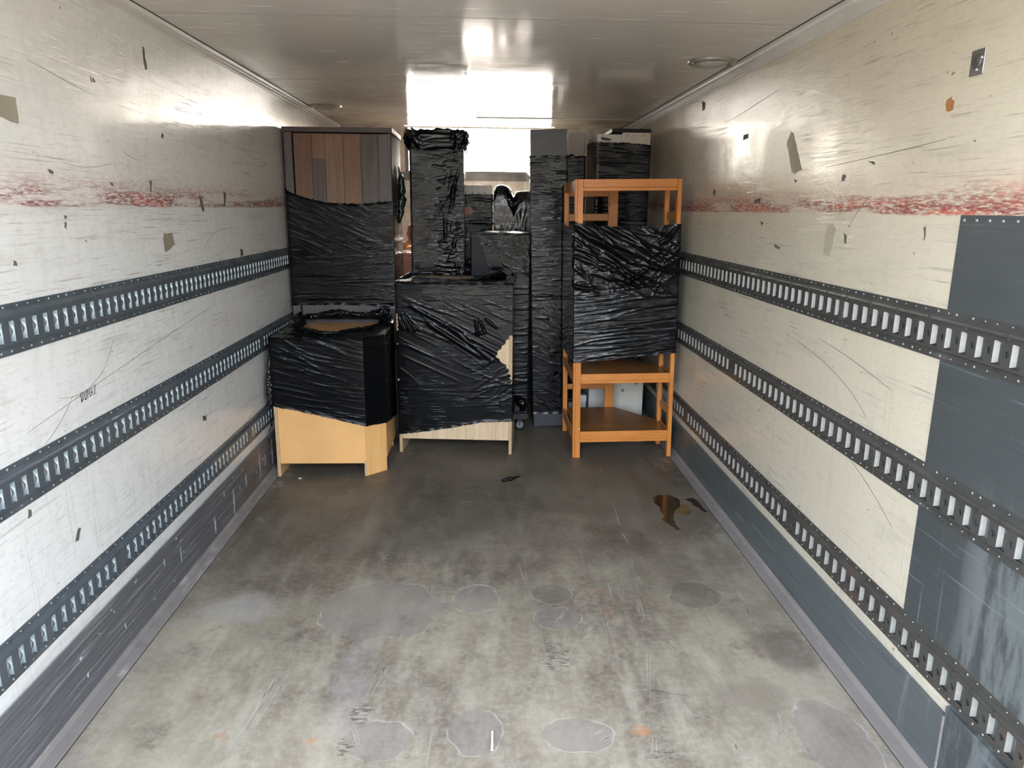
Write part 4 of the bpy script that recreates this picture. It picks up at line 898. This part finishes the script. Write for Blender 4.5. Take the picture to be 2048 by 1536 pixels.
# ---- dark cabinet on castors behind it
cb = empty('rolling_cabinet', (0.125, 5.05, 0), 'black wrapped cabinet on small castors behind the oak cabinet', 'cabinet')
cx0, cx1, cy0, cy1 = -0.075, 0.311, 4.925, 5.27
box('body', cx0, cx1, cy0, cy1, 0.118, 1.340, M['black'], cb, 0.003)
for k in range(4): box('base_rib', cx0 + 0.005, cx1 - 0.004, cy0 - 0.006, cy1, 0.078 + 0.0105 * k, 0.0865 + 0.0105 * k, M['black2'], cb, 0.001)
v, f = lathe([(0.022, 0), (0.020, 0.008), (0.010, 0.013), (0.001, 0.014)], 16, (cx1 - 0.004, cy0 + 0.004, 0.098), 'X', 1); fixn(mesh('corner_bumper', v, f, M['black2'], cb, True))
mat_hub = mat_plain('grey_plastic_hub', (0.22, 0.22, 0.22), 0.35)
for xx in (cx0 + 0.06, cx1 - 0.052):
    for yy in (cy0 + 0.012, cy1 - 0.06):
        v, f = lathe([(0.024, -0.009), (0.0345, -0.008), (0.036, -0.004), (0.036, 0.004), (0.0345, 0.008), (0.024, 0.009)], 24, (xx, yy, 0.036), 'Y', 1)
        w_ = fixn(mesh('castor', v, f, M['rubber'], cb, True))
        v, f = lathe([(0.023, -0.011), (0.023, 0.011)], 20, (xx, yy, 0.036), 'Y', 1)
        mesh('hub', v, f, mat_hub, w_)
        v, f = merge([(boxv(xx - 0.005, xx + 0.005, yy - 0.0135, yy - 0.0115, 0.034, 0.078), BOXF), (boxv(xx - 0.008, xx + 0.008, yy + 0.0115, yy + 0.0135, 0.030, 0.078), BOXF), (boxv(xx - 0.012, xx + 0.012, yy - 0.0135, yy + 0.0135, 0.070, 0.078), BOXF)])
        mesh('fork', v, f, M['black2'], w_)
def ccut(x, y, z): return y < cy0 + 0.005 and z > 1.0 and x < np.interp(z, [1.0, 1.1, 1.25, 1.315], [0.075, 0.045, 0.0, -0.03]) and z < 1.318
film('film_wrap', cb, [(cx0 - 0.003, cy1), (cx0 - 0.003, cy0 - 0.003), (cx1 + 0.003, cy0 - 0.003), (cx1 + 0.003, cy1)], 1.345, 0.14, M['film_h2'], 0.005,
     [dict(n=90, a=-50, sd=25, z=(1.05, 1.34), s=(0.35, 0.75), l=(0.04, 0.15), w=(0.002, 0.004), h=(0.0006, 0.002)), dict(n=80, a=2, sd=6, z=(0.14, 1.0), s=(0.6, 0.8), l=(0.08, 0.2), w=(0.002, 0.005), h=(0.0006, 0.0022)), dict(n=40, a=0, sd=8, z=(0.14, 1.1), l=(0.1, 0.3), w=(0.004, 0.008), h=(0.001, 0.003))], 9, cut=ccut)
film_top('film_lid', cb, [(cx0 - 0.003, cy0 - 0.003), (cx1 + 0.003, cy0 - 0.003), (cx1 + 0.003, cy1), (cx0 - 0.003, cy1)], [(0.09, 5.10), (0.12, 5.10), (0.12, 5.12), (0.09, 5.12)], 1.343, M['film_crum'], seed=7, amp=0.014)
crumple('film_tail', cb, [(0.225, 4.905, 0.25), (0.265, 4.90, 0.21), (0.285, 4.90, 0.17), (0.26, 4.905, 0.145)], [0.010, 0.034, 0.024, 0.010], M['film_crum'], 21, freq=13, amp=0.4)

# ---- tall wrapped tower left of the window
ta = empty('wrapped_tower', (-0.30, 5.29, 0), 'tall narrow unit wholly wrapped in shiny black film with bunched top, left of the window', 'wrapped furniture')
tx0, tx1, ty0, ty1 = -0.478, -0.128, 5.10, 5.50
box('body', tx0, tx1, ty0, ty1, 0, 1.985, M['black'], ta, 0.004)
film('film_wrap', ta, [(tx0 - 0.003, ty1), (tx0 - 0.003, ty0 - 0.003), (tx1 + 0.003, ty0 - 0.003), (tx1 + 0.003, ty1)], 1.92, 0.05, M['film_h'], 0.0055,
     [dict(n=170, a=2, sd=6, z=(0.9, 1.88), s=(0.57, 0.73), l=(0.04, 0.14), w=(0.002, 0.005), h=(0.0008, 0.0035)), dict(n=40, a=-3, sd=6, l=(0.1, 0.3), w=(0.003, 0.006), h=(0.0005, 0.0015)), dict(n=16, a=78, sd=12, z=(1.0, 1.85), s=(0.62, 0.72), l=(0.08, 0.25), w=(0.006, 0.012), h=(0.002, 0.005)), dict(n=60, a=8, sd=12, z=(1.0, 1.85), s=(0.60, 0.74), l=(0.03, 0.09), w=(0.003, 0.006), h=(0.0015, 0.004))], 11)
# bunched film cap
def cap(name, parent, x0, x1, y0, y1, z0, z1, mat, seed, bulge, amp):
    n, m = 120, 26; v = []; f = []; uv = []
    cx, cy, hx, hy = (x0 + x1) / 2, (y0 + y1) / 2, (x1 - x0) / 2, (y1 - y0) / 2
    for j in range(m + 1):
        t = j / m
        if t < 0.62: q = t / 0.62; z = z0 + (z1 - z0) * q * 0.94; k = 1 + bulge * math.sin(math.pi * min(1, q * 1.05)); inn = 1.0
        else: q = (t - 0.62) / 0.38; z = z0 + (z1 - z0) * (0.94 + 0.06 * math.sin(q * math.pi / 2)); k = 1; inn = 1 - q * 0.995
        for i in range(n):
            th = 2 * math.pi * i / n; c, s_ = math.cos(th), math.sin(th)
            ex = 0.28
            px = hx * math.copysign(abs(c) ** ex, c); py = hy * math.copysign(abs(s_) ** ex, s_)
            p = (cx + px * inn, cy + py * inn, z)
            d_ = amp * (ridged(p, 15, seed) - 0.4) + amp * 0.5 * tn(p, 50, seed)
            g_ = (k - 1) * min(hx, hy) + d_
            v.append((p[0] + g_ * c * inn, p[1] + g_ * s_ * inn, z + d_ * 0.7)); uv.append((th * 0.25, z))
    for j in range(m):
        for i in range(n):
            i2 = (i + 1) % n; f.append((j * n + i, j * n + i2, (j + 1) * n + i2, (j + 1) * n + i))
    return mesh(name, v, f, mat, parent, True, uv)
cap('bunched_cap', ta, tx0 - 0.014, tx1 + 0.010, ty0 - 0.016, ty1 + 0.006, 1.872, 2.002, M['film_crum'], 13, 0.10, 0.034)

# ---- tall dark unit right of the window (leans a little)
tb = empty('tall_unit', (0.483, 5.20, 0), 'tall charcoal unit with bare top, banded in black film, right of the window', 'cabinet', rot=(0, R(-1.6), 0))
bx0, bx1, by0, by1 = 0.363, 0.603, 5.0, 5.40
box('body', bx0, bx1, by0, by1, 0.006, 2.003, M['black2'], tb, 0.002)
film('film_wrap', tb, [(bx0 - 0.003, by1), (bx0 - 0.003, by0 - 0.003), (bx1 + 0.003, by0 - 0.003), (bx1 + 0.003, by1)], [(0, 1.84), (0.4, 1.838), (0.52, 1.842), (0.64, 1.838), (1.04, 1.84)], 0.098, M['film_h'], 0.0055,
     [dict(n=150, a=1, sd=3, z=(0.9, 1.84), s=(0.40, 0.66), l=(0.06, 0.22), w=(0.002, 0.0045), h=(0.0006, 0.0024)), dict(n=90, a=-28, sd=16, z=(0.1, 0.9), s=(0.40, 0.66), l=(0.06, 0.2), w=(0.002, 0.005), h=(0.0006, 0.0022)), dict(n=40, a=0, sd=5, l=(0.1, 0.3), w=(0.004, 0.008), h=(0.001, 0.003))], 13, edge=0.005)

# ---- padded white piece behind the unit
pw = empty('padded_panel', (0.672, 5.62, 0), 'upright off white padded panel in black film behind the charcoal unit', 'panel')
o = box('body', 0.606, 0.738, 5.50, 6.30, 0, 2.035, M['padded'], pw, 0.0)  # unseen depth stretched back to block the window's reflection on the cupboard side
bev(o, 0.014, 3)
film('film_wrap', pw, [(0.603, 5.74), (0.603, 5.497), (0.741, 5.497), (0.741, 6.30)], [(0, 1.87), (0.24, 1.868), (0.285, 1.888), (0.30, 1.872), (1.18, 1.87)], 0.05, M['film_h2'], 0.009, [dict(n=70, a=0, sd=5, l=(0.06, 0.2), w=(0.004, 0.009), h=(0.001, 0.003))], 15)

# ---- tall white cupboard in film, back right
tc_ = empty('white_cupboard', (0.965, 5.50, 0), 'tall white cupboard with dark lid in black film, behind the honey coloured rack', 'cupboard')
qx0, qx1, qy0, qy1 = 0.784, 1.146, 5.25, 5.74
box('body', qx0, qx1, qy0 + 0.004, qy1, 0, 2.000, M['white'], tc_, 0.002)
box('front_board', 0.952, qx1 - 0.001, qy0 - 0.002, qy0 + 0.004, 1.88, 2.012, M['whitewarm'], tc_, 0.001)
box('front_board', qx0 + 0.002, 0.950, qy0 - 0.001, qy0 + 0.004, 1.88, 1.998, M['white'], tc_, 0.001)
for k in range(3):
    v, f = lathe([(0.004, 0), (0.003, 0.002), (0.0004, 0.0025)], 8, (0.985 + 0.055 * k, qy0 - 0.002, 1.992), 'Y', -1); mesh('nail', v, f, M['rubber'], tc_)
v = [(0.806, 1.982), (0.830, 1.980), (0.862, 1.973), (0.878, 1.968), (0.874, 1.960), (0.850, 1.957), (0.822, 1.960), (0.806, 1.964)]
mesh('grip_hole', [(a, qy0 - 0.0022, b) for a, b in v] + [(a, qy0 - 0.0008, b) for a, b in v], [tuple(range(8)), tuple(range(15, 7, -1))] + [(i, (i + 1) % 8, 8 + (i + 1) % 8, 8 + i) for i in range(8)], M['rubber'], tc_)
box('lid', 0.880, qx1 + 0.004, qy0 - 0.004, qy1, 2.013, 2.037, M['black'], tc_, 0.002)
film('film_wrap', tc_, [(qx0 - 0.003, qy1), (qx0 - 0.003, qy0 - 0.004), (qx1 + 0.003, qy0 - 0.004), (qx1 + 0.003, qy1)], [(0, 1.97), (0.3, 1.962), (0.49, 1.948), (0.7, 1.945), (0.855, 1.932), (1.35, 1.93)], 0.42, M['film_h'], 0.0055,
     [dict(n=120, a=-2, sd=2, s=(0.49, 0.86), z=(0.9, 1.94), l=(0.12, 0.36), w=(0.0025, 0.005), h=(0.0008, 0.003)), dict(n=50, a=0, sd=4, l=(0.1, 0.3), w=(0.004, 0.008), h=(0.001, 0.003))], 17)
# loose white drawer front leaning behind the rack
wbq = empty('drawer_board', (1.03, 5.12, 0), 'ivory drawer front with knob leaning behind the lowest shelf of the rack', 'board')
box('panel', 0.925, 1.150, 5.10, 5.117, 0.004, 0.305, M['whitewarm'], wbq, 0.001)
box('side_strip', 0.885, 0.923, 5.105, 5.117, 0.004, 0.297, M['padded'], wbq, 0.001)
v, f = lathe([(0.0075, 0), (0.0075, 0.004), (0.010, 0.010), (0.007, 0.015), (0.0006, 0.016)], 16, (1.000, 5.10, 0.243), 'Y', -1); mesh('knob', v, f, M['chrome'], wbq, True)
v, f = lathe([(0.0065, 0), (0.006, 0.001)], 14, (1.100, 5.0995, 0.290), 'Y', -1); mesh('screw_hole', v, f, M['rubber'], wbq)
sb = empty('small_white_box', (0.74, 5.30, 0), 'small pale box on the floor seen through the rack frame', 'box')
box('body', 0.70, 0.765, 5.25, 5.32, 0, 0.165, M['padded'], sb, 0.003); box('flap', 0.699, 0.766, 5.2475, 5.2495, 0.12, 0.168, M['white'], sb, 0.0006)

# ---- honey coloured wooden rack, right
rk = empty('wooden_rack', (0.865, 4.62, 0), 'honey stained wooden shelf rack with black film round its middle', 'shelf rack', rot=(0, R(-1.0), 0))
rx0, rx1, ry0 = 0.558, 1.172, 4.335
def rbox(nm, x0, x1, y0, y1, z0, z1, m, parent=None, bv=0.0015): return box(nm, x0, x1, y0, y1, z0, z1, M[m], parent or rk, bv)
RH = 1.672
rbox('post', rx0 + 0.013, rx0 + 0.046, ry0, ry0 + 0.032, 0, RH, 'pine')
rbox('side_slat', rx0, rx0 + 0.0125, ry0 + 0.001, ry0 + 0.045, 0, RH, 'pine')
rbox('post', rx1 - 0.024, rx1, ry0, ry0 + 0.045, 0, RH, 'pine')
rbox('post', rx0, rx0 + 0.030, 4.905, 4.95, 0, RH - 0.012, 'pine')
rbox('post', rx1 - 0.034, rx1 - 0.006, 4.585, 4.615, 0, RH - 0.012, 'pine')
rbox('stile', 0.850, 0.912, 4.930, 4.950, 0.0, RH - 0.03, 'pine')
def shelf_board(z, m):
    return prism('shelf_board', [(rx0 + 0.014, ry0 + 0.014), (rx1 - 0.025, ry0 + 0.014), (rx1 - 0.035, 4.585), (1.135, 4.600), (0.912, 4.928), (rx0 + 0.031, 4.928)], z - 0.018, z, M[m], rk, 0.001)
for z in (0.166, 0.528, 1.02, RH - 0.006): shelf_board(z, 'shelf' if z < 1.5 else 'pinex')
for z0, z1, za in ((0.120, 0.171, 0.102), (0.493, 0.534, 0.474), (0.985, 1.03, 0.97), (1.626, RH, 1.607)):
    rbox('front_rail', rx0 + 0.0465, rx1 - 0.0245, ry0 + 0.001, ry0 + 0.013, z0, z1, 'pinex')
    rbox('front_strip', rx0 + 0.0465, rx1 - 0.0245, ry0 + 0.003, ry0 + 0.013, za, z0 - 0.0008, 'pinex')
    rbox('side_rail', rx0 + 0.002, rx0 + 0.013, ry0 + 0.046, 4.904, z0 - 0.02, z1 - 0.004, 'piney')
    rbox('side_rail', rx1 - 0.020, rx1 - 0.008, ry0 + 0.046, 4.584, z0 - 0.01, z1 - 0.004, 'piney')
for z0, z1 in ((0.118, 0.150), (0.296, 0.332), (0.62, 0.655), (1.43, 1.475), (1.585, 1.625)):
    rbox('back_rail', rx0 + 0.0305, 0.8495, 4.932, 4.948, z0, z1, 'pinex')
for z0, z1 in ((0.262, 0.300), (1.44, 1.485)):
    rbox('side_rail', rx1 - 0.022, rx1 - 0.010, ry0 + 0.046, 4.584, z0, z1, 'piney')
for z in (0.190, 1.618):
    v, f = lathe([(0.0055, 0), (0.005, 0.0015), (0.0005, 0.002)], 12, (rx0 + 0.040, ry0, z), 'Y', -1); mesh('dowel_cap', v, f, M['oak'], rk)
rw = rx1 - rx0
film('film_wrap', rk, [(rx0 - 0.002, 4.95), (rx0 - 0.002, ry0 - 0.004), (rx1 + 0.002, ry0 - 0.004), (rx1 + 0.002, 4.615)],
     [(0, 1.42), (0.3, 1.40), (0.615, 1.437), (0.66, 1.425), (0.75, 1.412), (0.9, 1.405), (1.1, 1.408), (1.20, 1.420), (1.235, 1.418), (1.55, 1.40)],
     [(0, 0.60), (0.615, 0.606), (0.80, 0.620), (1.0, 0.640), (1.235, 0.660), (1.55, 0.66)], M['film'], 0.005,
     [dict(n=75, a=5, sd=2, z=(0.6, 1.03), s=(0.65, 1.2), l=(0.35, 0.85), w=(0.0025, 0.005), h=(0.0014, 0.0042)), dict(n=55, a=-28, sd=8, z=(1.05, 1.40), s=(0.62, 1.15), l=(0.12, 0.4), w=(0.006, 0.013), h=(0.003, 0.010)), dict(n=40, a=0, sd=12, z=(1.0, 1.2), s=(0.62, 1.2), l=(0.06, 0.2), w=(0.004, 0.009), h=(0.002, 0.006)), dict(n=30, a=-50, sd=20, z=(1.05, 1.4), s=(0.62, 0.85), l=(0.05, 0.15), w=(0.004, 0.007), h=(0.001, 0.004)), dict(n=30, a=40, sd=14, z=(1.05, 1.4), s=(1.05, 1.24), l=(0.05, 0.16), w=(0.004, 0.008), h=(0.002, 0.007))], 19, edge=0.006, loose=0.003,
     man=[(0.80, 1.30, -30, 0.50, 0.014, 0.020), (0.95, 1.24, -24, 0.55, 0.013, 0.018), (0.90, 1.17, -35, 0.30, 0.010, 0.016), (1.10, 1.17, -14, 0.30, 0.009, 0.014), (0.98, 1.12, 35, 0.14, 0.010, 0.022), (0.90, 1.12, -30, 0.14, 0.010, 0.020), (1.02, 1.09, -55, 0.08, 0.008, 0.016), (0.68, 1.36, -40, 0.16, 0.010, 0.012), (1.18, 1.36, 55, 0.14, 0.010, 0.014), (1.15, 1.33, 30, 0.10, 0.008, 0.012)])

# ---- things glimpsed further back
hb = empty('wrapped_box_tall', (-0.03, 5.78, 0), 'white topped box in black film below the window, beside the humped bundle', 'wrapped furniture')
box('body', -0.165, 0.070, 5.60, 5.95, 0, 1.665, M['white'], hb, 0.003)
for k in range(4):
    for zz in (1.652, 1.615):
        v, f = lathe([(0.004, 0), (0.003, 0.0015), (0.0004, 0.002)], 8, (-0.12 + 0.045 * k, 5.60, zz), 'Y', -1); mesh('nail', v, f, M['seam'], hb)
film('film_wrap', hb, [(-0.168, 5.95), (-0.168, 5.597), (0.073, 5.597), (0.073, 5.95)], 1.602, 0.05, M['film_h2'], 0.009, [dict(n=90, a=3, sd=6, z=(1.3, 1.6), l=(0.06, 0.22), w=(0.004, 0.008), h=(0.001, 0.004)), dict(n=30, a=0, l=(0.1, 0.3))], 23)
flat2 = [(-0.135, 1.50), (-0.100, 1.515), (-0.080, 1.505), (-0.068, 1.480), (-0.085, 1.455), (-0.110, 1.465), (-0.120, 1.435), (-0.135, 1.44)]
mesh('pink_label', [(a, 5.588, b) for a, b in flat2] + [(a, 5.5885, b) for a, b in flat2], [tuple(range(8)), tuple(range(15, 7, -1))], M['pink'], hb)
hp = empty('humped_bundle', (0.215, 5.72, 0), 'black film bundle with two rounded humps like chair backs below the window', 'wrapped furniture')
def humps():
    n, m = 70, 90; v = []; f = []; uv = []
    xs = np.linspace(0.083, 0.352, n)
    for i, x in enumerate(xs):
        h1 = 1.672 - 0.03 * ((x - 0.14) / 0.07) ** 2 - 2.2 * max(0, x - 0.215) - 1.4 * max(0, 0.100 - x)
        h2 = 1.622 + 0.10 * (x - 0.24) - 3.2 * max(0, 0.245 - x)
        top = max(min(h1, 1.672), min(h2, 1.640), 1.52)
        crease = 0.05 * math.exp(-((x - 0.226) / 0.022) ** 2)
        prof = [(5.60, 0.0), (5.60, 0.5), (5.60, 1.0), (5.60, 1.3), (5.602, top - 0.14), (5.605 + crease, top - 0.07), (5.62 + crease, top - 0.02), (5.645 + crease, top), (5.72, top), (5.80, top - 0.015), (5.83, top - 0.06), (5.84, top - 0.2), (5.84, 0.0)]
        pa = np.array(prof); sg = np.r_[0, np.cumsum(np.linalg.norm(np.diff(pa, axis=0), axis=1))]
        u = np.r_[np.linspace(0, 1.3, 14, endpoint=False), np.linspace(1.3, sg[-1] - 1.3, m - 24), np.linspace(sg[-1] - 1.2, sg[-1], 10)]
        for q in u:
            y, z = np.interp(q, sg, pa[:, 0]), np.interp(q, sg, pa[:, 1])
            d_ = 0.0022 * (ridged((x * 2.5, y, z * 0.8), 16, 31) - 0.4)
            v.append((x, y - d_, z + d_ * 0.3)); uv.append((x, q))
    k = len(u)
    for i in range(n - 1):
        for j in range(k - 1): f.append((i * k + j, (i + 1) * k + j, (i + 1) * k + j + 1, i * k + j + 1))
    f.append(tuple(range(k))); f.append(tuple(range(n * k - 1, (n - 1) * k - 1, -1)))
    return v, f, uv
v, f, uv = humps()
mesh('film_skin', v, f, mat_film('vertical_black_film', 88, 0.2, 60, long=5), hp, True, uv)
crumple('film_knot', hp, [(0.165, 5.592, 1.585), (0.20, 5.59, 1.55), (0.226, 5.588, 1.515), (0.255, 5.59, 1.54), (0.30, 5.592, 1.56)], [0.006, 0.012, 0.016, 0.012, 0.005], M['film_crum'], 33, freq=40)
bc = empty('brown_chest', (-0.60, 5.66, 0), 'red brown wooden chest in the gap between wardrobe and wrapped tower', 'chest')
box('body', -0.80, -0.49, 5.54, 5.90, 0, 1.155, M['brown'], bc, 0.002); box('top_board', -0.81, -0.485, 5.53, 5.91, 1.156, 1.178, M['brown'], bc, 0.003)
ch = empty('wooden_chair_part', (-0.57, 5.70, 1.178), 'curved tan wooden chair back lying on the red brown chest', 'chair')
v, f = tube([(-0.66, 5.66, 1.20), (-0.60, 5.65, 1.222), (-0.55, 5.65, 1.245), (-0.51, 5.66, 1.268)], [0.016, 0.020, 0.020, 0.016], 12); mesh('top_rail', v, f, M['tanwood'], ch, True)
v, f = tube([(-0.66, 5.72, 1.192), (-0.58, 5.71, 1.205), (-0.50, 5.72, 1.215)], 0.013, 10); mesh('cross_rail', v, f, M['tanwood'], ch, True)
v, f = tube([(-0.535, 5.66, 1.255), (-0.548, 5.665, 1.31), (-0.54, 5.67, 1.36), (-0.52, 5.68, 1.39)], [0.015, 0.022, 0.020, 0.010], 12); mesh('spindle', v, f, M['brown'], ch, True)
# ---- scrap of film on the floor
fs = empty('film_scrap', (0.155, 3.94, 0), 'small crumpled scrap of black film lying alone on the floor', 'film scrap')
crumple('scrap', fs, [(0.110, 3.915, 0.008), (0.135, 3.93, 0.012), (0.16, 3.94, 0.010), (0.185, 3.955, 0.012)], [0.006, 0.012, 0.011, 0.006], M['film_crum'], 41, freq=45, n=36, seg=16)
crumple('loose_end', fs, [(0.180, 3.955, 0.010), (0.205, 3.975, 0.014), (0.220, 3.985, 0.006)], [0.006, 0.004, 0.002], M['film_crum'], 43, freq=60, n=14, seg=10)
